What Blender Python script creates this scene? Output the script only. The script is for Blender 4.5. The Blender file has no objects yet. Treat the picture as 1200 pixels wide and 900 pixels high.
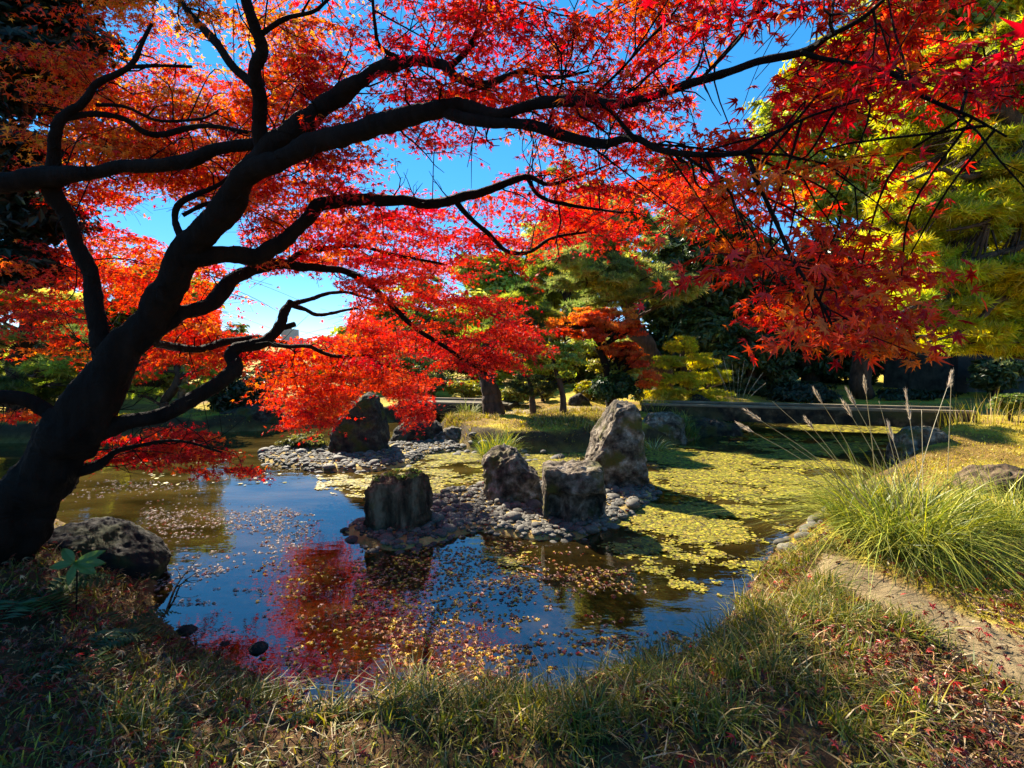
import bpy, bmesh, math
import numpy as np
from mathutils import Vector

R_ = math.radians
rng = np.random.default_rng(11)
SC = bpy.context.scene
COL = SC.collection

# ------------------------------------------------------------------ camera
F = 600.0                       # focal length in pixels of a 1200 px wide frame
CAM = np.array([0.0, 0.0, 1.75])
TH = math.atan(35 / 600)        # pitch below the horizontal
cam = bpy.data.cameras.new("camera")
cam.sensor_width = 36.0
cam.lens = 18.0
cam.clip_start = 0.05
cam.clip_end = 3000.0
cam_ob = bpy.data.objects.new("camera", cam)
COL.objects.link(cam_ob)
cam_ob.location = CAM
cam_ob.rotation_euler = (math.pi / 2 - TH, 0, 0)
SC.camera = cam_ob

# ------------------------------------------------------------------ world, sun, exposure
SUN_AZ, SUN_EL = R_(-33), R_(36)          # azimuth from +Y towards +X
world = bpy.data.worlds.new("World")
SC.world = world
world.use_nodes = True
wn = world.node_tree
wn.nodes.clear()
sky = wn.nodes.new("ShaderNodeTexSky")
sky.sky_type = 'NISHITA'
sky.sun_disc = False
sky.sun_elevation = SUN_EL
sky.sun_rotation = SUN_AZ
sky.altitude = 4000
sky.air_density = 0.9
sky.dust_density = 0.0
sky.ozone_density = 3.0
hs = wn.nodes.new("ShaderNodeHueSaturation")
hs.inputs["Saturation"].default_value = 1.9
bg = wn.nodes.new("ShaderNodeBackground")
bg.inputs["Strength"].default_value = 0.15
wo = wn.nodes.new("ShaderNodeOutputWorld")
gm = wn.nodes.new("ShaderNodeGamma")          # evens out the glow round the sun
gm.inputs["Gamma"].default_value = 0.5
wn.links.new(sky.outputs[0], gm.inputs["Color"])
wn.links.new(gm.outputs[0], hs.inputs["Color"])
wn.links.new(hs.outputs[0], bg.inputs["Color"])
wn.links.new(bg.outputs[0], wo.inputs["Surface"])

sun = bpy.data.lights.new("sun", 'SUN')
sun.energy = 5.0
sun.angle = R_(0.55)
sun.color = (1.0, 0.89, 0.72)
sun_ob = bpy.data.objects.new("sun", sun)
COL.objects.link(sun_ob)
SUN = np.array([math.sin(SUN_AZ) * math.cos(SUN_EL), math.cos(SUN_AZ) * math.cos(SUN_EL), math.sin(SUN_EL)])
sun_ob.rotation_euler = Vector(SUN).to_track_quat('Z', 'Y').to_euler()
sun_ob.location = (-30, 30, 30)

SC.view_settings.view_transform = 'Standard'
SC.view_settings.look = 'None'
SC.view_settings.gamma = 1.0
SC.view_settings.use_curve_mapping = False
SC.view_settings.exposure = 2.05
SC.render.film_transparent = False
cy = SC.cycles
cy.max_bounces = 7
cy.diffuse_bounces = 3
cy.glossy_bounces = 3
cy.transmission_bounces = 4
cy.transparent_max_bounces = 8
cy.use_denoising = True
cy.caustics_reflective = False
cy.caustics_refractive = False
cy.sample_clamp_indirect = 6.0

# ------------------------------------------------------------------ pixel helpers (photo pixels -> points of the place)
cT, sT = math.cos(TH), math.sin(TH)


def ray(px, py):
    x = (np.asarray(px, float) - 600) / F
    y = (450 - np.asarray(py, float)) / F
    return np.stack([x, cT + sT * y, -sT + cT * y], -1)


def D(px, py, Y):                         # the point at depth Y
    r = ray(px, py)
    return CAM + r * (np.asarray(Y, float) / r[..., 1])[..., None]


def G(px, py, z=0.0):                     # the point at height z
    r = ray(px, py)
    return CAM + r * ((z - CAM[2]) / r[..., 2])[..., None]


def proj(p):
    d = p - CAM
    f = d[..., 1] * cT - d[..., 2] * sT
    u = d[..., 1] * sT + d[..., 2] * cT
    f = np.where(np.abs(f) < 1e-3, 1e-3, f)
    return 600 + F * d[..., 0] / f, 450 - F * u / f, f


# ------------------------------------------------------------------ noise, polygons
def _hash(ix, iy, iz, s):
    h = (ix * 374761393 + iy * 668265263 + iz * 1274126177 + s * 974634721) & 0xFFFFFFFF
    h = ((h ^ (h >> 13)) * 1103515245) & 0xFFFFFFFF
    h = ((h ^ (h >> 15)) * 2246822519) & 0xFFFFFFFF
    return ((h ^ (h >> 16)) & 0xFFFFFF) / float(0xFFFFFF)


def vnoise(p, s=0):
    p = np.asarray(p, float)
    i = np.floor(p).astype(np.int64)
    f = p - i
    f = f * f * (3 - 2 * f)
    out = 0
    for dx in (0, 1):
        wx = f[..., 0] if dx else 1 - f[..., 0]
        for dy in (0, 1):
            wy = f[..., 1] if dy else 1 - f[..., 1]
            for dz in (0, 1):
                wz = f[..., 2] if dz else 1 - f[..., 2]
                out = out + wx * wy * wz * _hash(i[..., 0] + dx, i[..., 1] + dy, i[..., 2] + dz, s)
    return out * 2 - 1


def fbm(p, o=4, s=0):
    a, t = 1.0, 0
    p = np.asarray(p, float)
    for k in range(o):
        t = t + a * vnoise(p, s + k)
        p = p * 2.03 + 7.1
        a *= 0.5
    return t


def n2(x, y, sc, o=3, s=0):
    return fbm(np.stack([np.asarray(x) * sc, np.asarray(y) * sc, np.zeros_like(np.asarray(x, float)) + 3.3], -1), o, s)


def inside(poly, x, y):
    poly = np.asarray(poly, float)
    x = np.asarray(x, float)
    y = np.asarray(y, float)
    c = np.zeros(x.shape, bool)
    n = len(poly)
    for i in range(n):
        x1, y1 = poly[i]
        x2, y2 = poly[(i + 1) % n]
        if y1 == y2:
            continue
        m = ((y1 > y) != (y2 > y)) & (x < (x2 - x1) * (y - y1) / (y2 - y1) + x1)
        c ^= m
    return c


def sdist(poly, x, y):                    # negative inside
    poly = np.asarray(poly, float)
    d = np.full(np.shape(x), 1e9)
    n = len(poly)
    for i in range(n):
        ax, ay = poly[i]
        bx, by = poly[(i + 1) % n]
        ex, ey = bx - ax, by - ay
        t = np.clip(((x - ax) * ex + (y - ay) * ey) / (ex * ex + ey * ey + 1e-12), 0, 1)
        d = np.minimum(d, (x - ax - t * ex) ** 2 + (y - ay - t * ey) ** 2)
    d = np.sqrt(d)
    return np.where(inside(poly, x, y), -d, d)


def sm(t):
    t = np.clip(t, 0, 1)
    return t * t * (3 - 2 * t)


def catmull(P, k=8):
    P = np.asarray(P, float)
    if len(P) < 3:
        t = np.linspace(0, 1, k + 1)[:, None]
        return P[0] * (1 - t) + P[-1] * t
    Q = np.vstack([2 * P[0] - P[1], P, 2 * P[-1] - P[-2]])
    out = []
    for i in range(1, len(Q) - 2):
        t = np.linspace(0, 1, k, endpoint=False)[:, None]
        a, b, c, d = Q[i - 1], Q[i], Q[i + 1], Q[i + 2]
        out.append(0.5 * (2 * b + (c - a) * t + (2 * a - 5 * b + 4 * c - d) * t ** 2 + (3 * b - a - 3 * c + d) * t ** 3))
    out.append(P[-1:])
    return np.vstack(out)


# ------------------------------------------------------------------ mesh builder
class MB:
    def __init__(self):
        self.v, self.t, self.c, self.m, self.sm, self.n = [], [], [], [], [], 0

    def add(self, v, tris, col=(1, 1, 1), mat=0, smooth=False):
        v = np.asarray(v, float).reshape(-1, 3)
        tris = np.asarray(tris, np.int64).reshape(-1, 3)
        self.v.append(v)
        self.t.append(tris + self.n)
        c = np.asarray(col, float)
        if c.ndim == 1:
            c = np.repeat(c[None], len(v), 0)
        self.c.append(c)
        self.m.append(np.full(len(tris), mat))
        self.sm.append(np.full(len(tris), smooth))
        self.n += len(v)

    def inst(self, tv, tt, M, T, col, mat=0):            # M: (N,3,3) columns = axes (already scaled)
        N, k = len(T), len(tv)
        if N == 0:
            return
        v = np.einsum('nij,kj->nki', M, tv) + T[:, None, :]
        t = tt[None] + (np.arange(N) * k)[:, None, None]
        c = np.repeat(np.asarray(col, float)[:, None, :], k, 1)
        self.add(v.reshape(-1, 3), t.reshape(-1, 3), c.reshape(-1, 3), mat)

    def tube(self, P, r, sides=6, col=(1, 1, 1), mat=0, cap=True, lump=0.0):
        P = np.asarray(P, float)
        n = len(P)
        r = np.broadcast_to(np.asarray(r, float), (n,))
        T = np.gradient(P, axis=0)
        T /= np.linalg.norm(T, axis=1)[:, None] + 1e-9
        ref = np.array([0.31, 0.2, 0.93])
        U = np.cross(T, ref)
        U /= np.linalg.norm(U, axis=1)[:, None] + 1e-9
        W = np.cross(T, U)
        a = np.linspace(0, 2 * math.pi, sides, endpoint=False)
        ring = np.cos(a)[None, :, None] * U[:, None] + np.sin(a)[None, :, None] * W[:, None]
        v = P[:, None] + ring * r[:, None, None]
        if lump:
            fine = fbm(v * np.array([38.0, 38.0, 9.0]), 3, 15) * .045 if r.max() > .12 else 0
            q = v / (np.clip(r, .02, .12)[:, None, None] * 1.1) * np.array([1, 1, .3]) if r.max() < .12 else v * np.array([9.0, 9.0, 2.6])
            v = v + ring * (r[:, None] * (lump * fbm(q, 3, 5) + fine))[..., None]
        v = v.reshape(-1, 3)
        i = np.arange(n - 1)[:, None] * sides
        j = np.arange(sides)[None]
        j2 = (j + 1) % sides
        a0, b0, c0, d0 = i + j, i + j2, i + sides + j2, i + sides + j
        t = np.concatenate([np.stack([a0, b0, c0], -1).reshape(-1, 3), np.stack([a0, c0, d0], -1).reshape(-1, 3)])
        if cap:
            v = np.vstack([v, P[-1] + T[-1] * r[-1] * 0.6, P[0]])
            e = (n - 1) * sides
            jj = np.arange(sides)
            t = np.concatenate([t, np.stack([e + jj, e + (jj + 1) % sides, np.full(sides, n * sides)], -1),
                                np.stack([(jj + 1) % sides, jj, np.full(sides, n * sides + 1)], -1)])
        self.add(v, t, col, mat, True)

    def box(self, c, s, rz=0.0, mat=0, col=(1, 1, 1), bev=0.02):
        b = bmesh.new()
        bmesh.ops.create_cube(b, size=1)
        for v in b.verts:
            v.co.x *= s[0]
            v.co.y *= s[1]
            v.co.z *= s[2]
        if bev:
            bmesh.ops.bevel(b, geom=b.edges[:], offset=min(bev, min(s) * 0.3), segments=2, affect='EDGES')
        bmesh.ops.triangulate(b, faces=b.faces[:])
        b.verts.index_update()
        v = np.array([x.co[:] for x in b.verts])
        t = np.array([[x.index for x in f.verts] for f in b.faces])
        b.free()
        cr, sr = math.cos(rz), math.sin(rz)
        v = np.stack([v[:, 0] * cr - v[:, 1] * sr, v[:, 0] * sr + v[:, 1] * cr, v[:, 2]], -1) + np.asarray(c)
        self.add(v, t, col, mat)

    def mesh(self, name, mats):
        me = bpy.data.meshes.new(name)
        v = np.vstack(self.v).astype(np.float32)
        t = np.vstack(self.t).astype(np.int32)
        me.vertices.add(len(v))
        me.vertices.foreach_set("co", v.ravel())
        me.loops.add(len(t) * 3)
        me.loops.foreach_set("vertex_index", t.ravel())
        me.polygons.add(len(t))
        me.polygons.foreach_set("loop_start", np.arange(len(t), dtype=np.int32) * 3)
        me.polygons.foreach_set("material_index", np.concatenate(self.m).astype(np.int32))
        me.polygons.foreach_set("use_smooth", np.concatenate(self.sm))
        me.update(calc_edges=True)
        at = me.attributes.new("Col", 'FLOAT_COLOR', 'POINT')
        c = np.vstack(self.c)
        c4 = np.ones((len(c), 4), np.float32)
        c4[:, :3] = c
        at.data.foreach_set("color", c4.ravel())
        for m in (mats if isinstance(mats, (list, tuple)) else [mats]):
            me.materials.append(m)
        return me

    def build(self, name, mats, parent=None, origin=None):
        if origin is not None:
            self.v = [x - np.asarray(origin) for x in self.v]
        o = bpy.data.objects.new(name, self.mesh(name, mats))
        COL.objects.link(o)
        if origin is not None:
            o.location = origin
        if parent is not None:
            o.parent = parent
            o.location = -np.asarray(parent.location) + (np.asarray(origin) if origin is not None else 0)
        return o


def tag(o, label, cat=None, group=None, kind=None):
    o["label"] = label
    if cat:
        o["category"] = cat
    if group:
        o["group"] = group
    if kind:
        o["kind"] = kind
    return o


def thing(name, loc, label, cat, group=None):
    o = bpy.data.objects.new(name, None)
    o.empty_display_size = 0.1
    COL.objects.link(o)
    o.location = loc
    return tag(o, label, cat, group)


# ------------------------------------------------------------------ materials
def mat_new(name):
    m = bpy.data.materials.new(name)
    m.use_nodes = True
    m.node_tree.nodes.clear()
    return m, m.node_tree.nodes, m.node_tree.links


def mat_leaf(name, trans=0.45, tint=(1, 1, 1), gloss=0.05, rough=0.45, sat=1.1):
    m, N, L = mat_new(name)
    at = N.new("ShaderNodeAttribute")
    at.attribute_name = "Col"
    d = N.new("ShaderNodeBsdfDiffuse")
    t = N.new("ShaderNodeBsdfTranslucent")
    h = N.new("ShaderNodeHueSaturation")
    h.inputs["Saturation"].default_value = sat
    h.inputs["Value"].default_value = 1.05
    L.new(at.outputs["Color"], d.inputs["Color"])
    L.new(at.outputs["Color"], h.inputs["Color"])
    L.new(h.outputs[0], t.inputs["Color"])
    mx = N.new("ShaderNodeMixShader")
    mx.inputs[0].default_value = trans
    L.new(d.outputs[0], mx.inputs[1])
    L.new(t.outputs[0], mx.inputs[2])
    g = N.new("ShaderNodeBsdfGlossy")
    g.inputs["Roughness"].default_value = rough
    m2 = N.new("ShaderNodeMixShader")
    m2.inputs[0].default_value = gloss
    L.new(mx.outputs[0], m2.inputs[1])
    L.new(g.outputs[0], m2.inputs[2])
    o = N.new("ShaderNodeOutputMaterial")
    L.new(m2.outputs[0], o.inputs["Surface"])
    return m


def mat_noise(name, stops, scale=6.0, detail=8, rough=0.85, bump=0.4, bscale=20.0, use_col=False, stretch=(1, 1, 1), moss=None,
              rand=0.0, dist=0.02, spec=0.3):
    """A surface mottled by noise; optional moss patches; optional per-object random brightness."""
    m, N, L = mat_new(name)
    tc = N.new("ShaderNodeTexCoord")
    mp = N.new("ShaderNodeMapping")
    mp.inputs["Scale"].default_value = stretch
    L.new(tc.outputs["Object"], mp.inputs[0])
    n = N.new("ShaderNodeTexNoise")
    n.inputs["Scale"].default_value = scale
    n.inputs["Detail"].default_value = detail
    n.inputs["Roughness"].default_value = 0.65
    L.new(mp.outputs[0], n.inputs["Vector"])
    r = N.new("ShaderNodeValToRGB")
    el = r.color_ramp.elements
    while len(el) < len(stops):
        el.new(0.5)
    for e, (p, c) in zip(el, stops):
        e.position = p
        e.color = (*c, 1)
    L.new(n.outputs[0], r.inputs[0])
    colour = r.outputs[0]
    if use_col:
        at = N.new("ShaderNodeAttribute")
        at.attribute_name = "Col"
        mm = N.new("ShaderNodeMix")
        mm.data_type = 'RGBA'
        mm.blend_type = 'MULTIPLY'
        mm.inputs[0].default_value = 1
        L.new(colour, mm.inputs[6])
        L.new(at.outputs["Color"], mm.inputs[7])
        colour = mm.outputs[2]
    if moss:
        mcol, mscale, lo, hi = moss
        n3 = N.new("ShaderNodeTexNoise")
        n3.inputs["Scale"].default_value = mscale
        n3.inputs["Detail"].default_value = 6
        L.new(tc.outputs["Object"], n3.inputs["Vector"])
        mr = N.new("ShaderNodeMapRange")
        mr.inputs[1].default_value = lo
        mr.inputs[2].default_value = hi
        L.new(n3.outputs[0], mr.inputs[0])
        mm = N.new("ShaderNodeMix")
        mm.data_type = 'RGBA'
        mm.inputs[7].default_value = (*mcol, 1)
        L.new(mr.outputs[0], mm.inputs[0])
        L.new(colour, mm.inputs[6])
        colour = mm.outputs[2]
    if rand:
        oi = N.new("ShaderNodeObjectInfo")
        mr = N.new("ShaderNodeMapRange")
        mr.inputs[3].default_value = 1 - rand
        mr.inputs[4].default_value = 1 + rand
        L.new(oi.outputs["Random"], mr.inputs[0])
        hv = N.new("ShaderNodeHueSaturation")
        L.new(mr.outputs[0], hv.inputs["Value"])
        L.new(colour, hv.inputs["Color"])
        colour = hv.outputs[0]
    b = N.new("ShaderNodeBsdfPrincipled")
    b.inputs["Roughness"].default_value = rough
    b.inputs["Specular IOR Level"].default_value = spec
    L.new(colour, b.inputs["Base Color"])
    if bump:
        n4 = N.new("ShaderNodeTexNoise")
        n4.inputs["Scale"].default_value = bscale
        n4.inputs["Detail"].default_value = 8
        n4.inputs["Roughness"].default_value = 0.7
        L.new(mp.outputs[0], n4.inputs["Vector"])
        bp = N.new("ShaderNodeBump")
        bp.inputs["Strength"].default_value = bump
        bp.inputs["Distance"].default_value = dist
        L.new(n4.outputs[0], bp.inputs["Height"])
        L.new(bp.outputs[0], b.inputs["Normal"])
    o = N.new("ShaderNodeOutputMaterial")
    L.new(b.outputs[0], o.inputs["Surface"])
    return m


M_MAPLE = mat_leaf("maple_leaf", 0.55, gloss=0.02, sat=1.05)
M_LEAF = mat_leaf("green_leaf", 0.5, gloss=0.03)
M_DARKLEAF = mat_leaf("dark_leaf", 0.3, gloss=0.03, rough=0.4)
M_NEEDLE = mat_leaf("needle", 0.6, gloss=0.02)
M_GRASS = mat_leaf("grass_blade", 0.35, gloss=0.03, rough=0.5)
M_LITTER = mat_leaf("dead_leaf", 0.2, gloss=0.04, rough=0.5)
M_BARK = mat_noise("maple_bark", [(0.3, (0.004, 0.003, 0.0025)), (0.7, (0.022, 0.014, 0.010))], 9, 10, 0.9, 1.0, 30, stretch=(1, 1, .3), dist=.05, spec=.12)
M_BARK2 = mat_noise("pine_bark", [(0.3, (0.02, 0.013, 0.009)), (0.7, (0.10, 0.06, 0.04))], 9, 8, 0.9, 0.9, 18, stretch=(1, 1, .4), dist=.03, spec=.15)
M_ROCK = mat_noise("garden_rock", [(0.36, (0.022, 0.017, 0.012)), (0.47, (0.10, 0.078, 0.052)), (0.57, (0.24, 0.195, 0.14)), (0.68, (0.46, 0.41, 0.32))],
                   7, 12, 0.9, 1.0, 11, moss=((0.09, 0.085, 0.018), 3.1, 0.53, 0.64), dist=.09, spec=.2)
M_ROCKD = mat_noise("dark_rock", [(0.35, (0.012, 0.010, 0.008)), (0.52, (0.05, 0.04, 0.03)), (0.68, (0.16, 0.14, 0.10))],
                    6, 12, 0.9, 1.0, 12, moss=((0.06, 0.06, 0.014), 3.0, 0.5, 0.62), dist=.08, spec=.2)
M_BLACK = mat_noise('black_rock', [(0.3, (0.005, 0.0045, 0.004)), (0.55, (0.016, 0.014, 0.011)), (0.8, (0.035, 0.030, 0.024))], 6, 10, 0.9, 0.6, 22, moss=((0.03, 0.034, 0.01), 4.0, 0.45, 0.6), dist=.04, spec=.2)
M_STUMP = mat_noise("weathered_rock", [(0.36, (0.014, 0.009, 0.005)), (0.5, (0.085, 0.054, 0.03)), (0.66, (0.26, 0.185, 0.11))],
                    9, 12, 0.9, 1.0, 13, stretch=(1, 1, .25), moss=((0.10, 0.095, 0.02), 3.5, 0.6, 0.72), dist=.08, spec=.2)
M_COBBLE = mat_noise("cobble", [(0.3, (0.04, 0.036, 0.027)), (0.6, (0.11, 0.10, 0.075)), (0.85, (0.25, 0.23, 0.175))], 7, 6, 0.75, 0.4, 25, rand=0.45, spec=.35)
M_SLAB = mat_noise("bridge_stone", [(0.38, (0.012, 0.008, 0.005)), (0.54, (0.05, 0.034, 0.018)), (0.72, (0.18, 0.12, 0.065))], 5, 9, 0.9, 0.6, 18,
                   moss=((0.07, 0.065, 0.02), 1.3, 0.52, 0.7))
M_KERB_LIT = mat_noise("kerb_stone_lit", [(0.3, (0.12, 0.09, 0.055)), (0.6, (0.24, 0.19, 0.125)), (0.85, (0.40, 0.34, 0.25))], 3, 9, 0.9, 0.5, 18)  # paler than the deck stone: the sunlit top edges put into the colour
M_GROUND = mat_noise("ground_soil", [(0.25, (0.45, 0.42, 0.40)), (0.55, (0.9, 0.88, 0.84)), (0.8, (1.35, 1.3, 1.25))], 7, 10, 0.95, 0.9, 30, use_col=True, dist=.03, spec=.1)
M_PATH = mat_noise("path_soil", [(0.3, (0.13, 0.095, 0.05)), (0.6, (0.22, 0.165, 0.085)), (0.8, (0.31, 0.25, 0.13))], 5, 10, 0.95, 0.7, 60, spec=.1)
M_STRAW = mat_leaf("dry_straw", 0.35, gloss=0.05)


def mat_water():
    m, N, L = mat_new("pond_water")
    tc = N.new("ShaderNodeTexCoord")
    mp = N.new("ShaderNodeMapping")
    mp.inputs["Scale"].default_value = (1.0, 2.2, 1.0)
    L.new(tc.outputs["Object"], mp.inputs[0])
    n = N.new("ShaderNodeTexNoise")
    n.inputs["Scale"].default_value = 2.6
    n.inputs["Detail"].default_value = 4
    L.new(mp.outputs[0], n.inputs["Vector"])
    b = N.new("ShaderNodeBump")
    b.inputs["Strength"].default_value = 0.10
    b.inputs["Distance"].default_value = 0.03
    L.new(n.outputs[0], b.inputs["Height"])
    fr = N.new("ShaderNodeFresnel")
    fr.inputs["IOR"].default_value = 2.3
    L.new(b.outputs[0], fr.inputs["Normal"])
    g = N.new("ShaderNodeBsdfGlossy")
    g.inputs["Roughness"].default_value = 0.015
    L.new(b.outputs[0], g.inputs["Normal"])
    t = N.new("ShaderNodeBsdfTransparent")
    t.inputs["Color"].default_value = (0.74, 0.60, 0.33, 1)
    mx = N.new("ShaderNodeMixShader")
    df = N.new("ShaderNodeBsdfDiffuse")
    df.inputs["Color"].default_value = (0.125, 0.085, 0.02, 1)
    n5 = N.new("ShaderNodeTexNoise")
    n5.inputs["Scale"].default_value = 1.1
    n5.inputs["Detail"].default_value = 6
    L.new(mp.outputs[0], n5.inputs["Vector"])
    mr = N.new("ShaderNodeMapRange")
    mr.inputs[1].default_value = 0.35
    mr.inputs[2].default_value = 0.65
    mr.inputs[3].default_value = 0.14
    mr.inputs[4].default_value = 0.52
    L.new(n5.outputs[0], mr.inputs[0])
    silt = N.new("ShaderNodeMixShader")
    sx = N.new("ShaderNodeSeparateXYZ")                    # silt thinned towards the viewer to keep reflections clear
    L.new(tc.outputs["Object"], sx.inputs[0])
    m2 = N.new("ShaderNodeMapRange")
    m2.inputs[1].default_value = 4.0
    m2.inputs[2].default_value = 6.6
    m2.inputs[3].default_value = 0.25
    m2.inputs[4].default_value = 1.0
    L.new(sx.outputs["Y"], m2.inputs[0])
    mu = N.new("ShaderNodeMath")
    mu.operation = 'MULTIPLY'
    L.new(mr.outputs[0], mu.inputs[0])
    L.new(m2.outputs[0], mu.inputs[1])
    L.new(mu.outputs[0], silt.inputs[0])
    L.new(t.outputs[0], silt.inputs[1])
    L.new(df.outputs[0], silt.inputs[2])
    L.new(fr.outputs[0], mx.inputs[0])
    L.new(silt.outputs[0], mx.inputs[1])
    L.new(g.outputs[0], mx.inputs[2])
    o = N.new("ShaderNodeOutputMaterial")
    L.new(mx.outputs[0], o.inputs["Surface"])
    return m


M_WATER = mat_water()

# ------------------------------------------------------------------ terrain
def gp(pts, z=0.0):
    a = np.array(pts, float)
    return G(a[:, 0], a[:, 1], z)[:, :2]


POND = gp([(-700, 565), (-300, 572), (-60, 588), (60, 603), (120, 640), (186, 668), (168, 716), (206, 748), (285, 783), (335, 812), (400, 833),
           (470, 823), (540, 818), (620, 820), (700, 797), (780, 778), (835, 745), (868, 705), (893, 665), (912, 640), (945, 610), (985, 580),
           (1035, 552), (1070, 535), (1096, 514), (1100, 500), (1000, 496), (880, 496), (840, 500), (815, 515), (790, 522), (765, 523),
           (700, 528), (640, 532), (590, 532), (545, 527), (525, 517), (505, 508), (520, 502), (560, 499), (560, 492), (500, 491), (440, 496),
           (380, 500), (300, 505), (240, 508), (160, 514), (60, 519), (-100, 521), (-700, 528)])
ISLET = gp([(398, 622), (418, 640), (460, 648), (505, 640), (560, 624), (620, 634), (680, 634), (735, 610), (770, 584), (768, 572), (740, 563),
            (690, 562), (640, 566), (570, 570), (520, 575), (495, 592), (430, 608)])
SPIT = gp([(303, 540), (330, 549), (380, 554), (440, 553), (480, 546), (500, 534), (545, 529), (525, 512), (485, 517), (430, 526), (380, 526),
           (330, 524), (308, 531)])


def height(x, y):
    x = np.asarray(x, float)
    y = np.asarray(y, float)
    d = sdist(POND, x, y)
    far = sm((y - 6.5) / 2)
    out = (0.24 + 0.10 * far) * sm(d / (0.55 - 0.2 * far)) + 0.22 * sm((d - 0.4) / 5.0) + 0.02
    inn = -0.05 - 0.30 * sm(-d / 0.7)
    z = np.where(d > 0, out, inn)
    z = z + 0.035 * n2(x, y, 1.7, 4, 3) * sm((d + 0.1) / 0.5)
    z = z + 0.22 * np.exp(-(((x + 3.5) / 1.0) ** 2 + ((y - 2.7) / 0.9) ** 2))
    z = z + 0.20 * np.exp(-(((x - 3.2) / 1.0) ** 2 + ((y - 4.0) / 0.8) ** 2)) * sm(d / 0.5)
    z = z + 0.07 * np.exp(-(((x - 0.6) / 1.1) ** 2 + ((y - 10.4) / 0.8) ** 2)) * sm(d / 0.5)
    z = z + 0.22 * np.exp(-(((x - 7.6) / 1.8) ** 2 + ((y - 8.2) / 1.3) ** 2)) * sm(d / 0.6)
    # the bed under the bridges stays low, the lawn behind is level
    for P, top in ((ISLET, 0.05), (SPIT, 0.06)):
        e = sdist(P, x, y)
        z = np.where(d < 0.05, np.maximum(z, top - 0.40 * sm((e + 0.12) / 0.4)), z)
    z = z + 9.0 * sm((y - 60) / 400)
    return z


def seg(a, b, s):
    return np.arange(a, b, s)


xs = np.concatenate([-np.geomspace(8.6, 900, 50)[::-1], seg(-8.5, -4.5, .16), seg(-4.5, 5.0, .055), seg(5.0, 9.6, .13), np.geomspace(9.7, 900, 50)])
ys = np.concatenate([-np.geomspace(2.2, 60, 14)[::-1], seg(-2.0, 1.3, .2), seg(1.3, 5.6, .05), seg(5.6, 14.5, .1), np.geomspace(14.6, 1500, 70)])
GX, GY = np.meshgrid(xs, ys)
GZ = height(GX, GY)
SD = sdist(POND, GX, GY)


def mixc(a, b, t):
    return a * (1 - t[..., None]) + np.asarray(b) * t[..., None]


PATH_L = np.array([(2.06, 3.42), (2.10, 3.0), (2.17, 2.6), (2.22, 2.2), (2.2, 1.5), (2.1, .5)])
PATH_R = np.array([(2.25, 3.6), (2.42, 3.1), (2.55, 2.7), (2.75, 2.2), (2.95, 1.5), (3.0, .5)])
PATHP = np.vstack([PATH_L, PATH_R[::-1]])

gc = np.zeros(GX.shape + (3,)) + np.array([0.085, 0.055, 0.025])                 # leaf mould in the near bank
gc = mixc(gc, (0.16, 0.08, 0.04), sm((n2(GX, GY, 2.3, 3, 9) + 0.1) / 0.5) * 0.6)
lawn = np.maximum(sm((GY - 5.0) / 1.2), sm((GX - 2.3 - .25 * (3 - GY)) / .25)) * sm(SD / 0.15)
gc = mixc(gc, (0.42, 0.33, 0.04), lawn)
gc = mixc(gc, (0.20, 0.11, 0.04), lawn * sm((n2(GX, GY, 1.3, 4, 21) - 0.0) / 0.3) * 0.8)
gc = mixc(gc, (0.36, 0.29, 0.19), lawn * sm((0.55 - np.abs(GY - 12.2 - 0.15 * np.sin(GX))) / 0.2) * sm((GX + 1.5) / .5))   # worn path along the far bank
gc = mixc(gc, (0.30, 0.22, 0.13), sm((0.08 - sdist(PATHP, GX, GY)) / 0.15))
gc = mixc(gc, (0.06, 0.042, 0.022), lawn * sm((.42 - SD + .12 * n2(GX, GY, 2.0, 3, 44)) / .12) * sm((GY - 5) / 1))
bed = sm((0.02 - SD) / 0.1)
gc = mixc(gc, (0.46, 0.34, 0.12), bed)
gc = mixc(gc, (0.20, 0.14, 0.05), bed * sm((n2(GX, GY, 1.4, 4, 33) + 0.05) / 0.4) * 0.7)
gb = MB()
ny, nx = GX.shape
ii = np.arange(ny - 1)[:, None] * nx + np.arange(nx - 1)[None]
tri = np.concatenate([np.stack([ii, ii + 1, ii + nx + 1], -1).reshape(-1, 3), np.stack([ii, ii + nx + 1, ii + nx], -1).reshape(-1, 3)])
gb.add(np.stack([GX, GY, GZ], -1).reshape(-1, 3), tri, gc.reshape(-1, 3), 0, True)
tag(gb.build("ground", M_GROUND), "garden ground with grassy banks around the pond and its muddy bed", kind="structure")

pb = MB()
U, V = np.meshgrid(np.linspace(0, 1, 120), np.linspace(0, 1, 40))
ti = U * (len(PATH_L) - 1)
k = np.clip(ti.astype(int), 0, len(PATH_L) - 2)
f = ti - k
pl = PATH_L[k] * (1 - f[..., None]) + PATH_L[k + 1] * f[..., None]
pr = PATH_R[k] * (1 - f[..., None]) + PATH_R[k + 1] * f[..., None]
pp = pl * (1 - V[..., None]) + pr * V[..., None]
pz = height(pp[..., 0], pp[..., 1]) + 0.012 - 0.05 * np.abs(V * 2 - 1) ** 6
ny, nx = U.shape
ii = np.arange(ny - 1)[:, None] * nx + np.arange(nx - 1)[None]
tri = np.concatenate([np.stack([ii, ii + 1, ii + nx + 1], -1).reshape(-1, 3), np.stack([ii, ii + nx + 1, ii + nx], -1).reshape(-1, 3)])
pb.add(np.concatenate([pp, pz[..., None]], -1).reshape(-1, 3), tri, (1, 1, 1), 0, True)
tag(pb.build("path", M_PATH), "bare tan earth path behind the grassy bank on the right", kind="structure")

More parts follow.
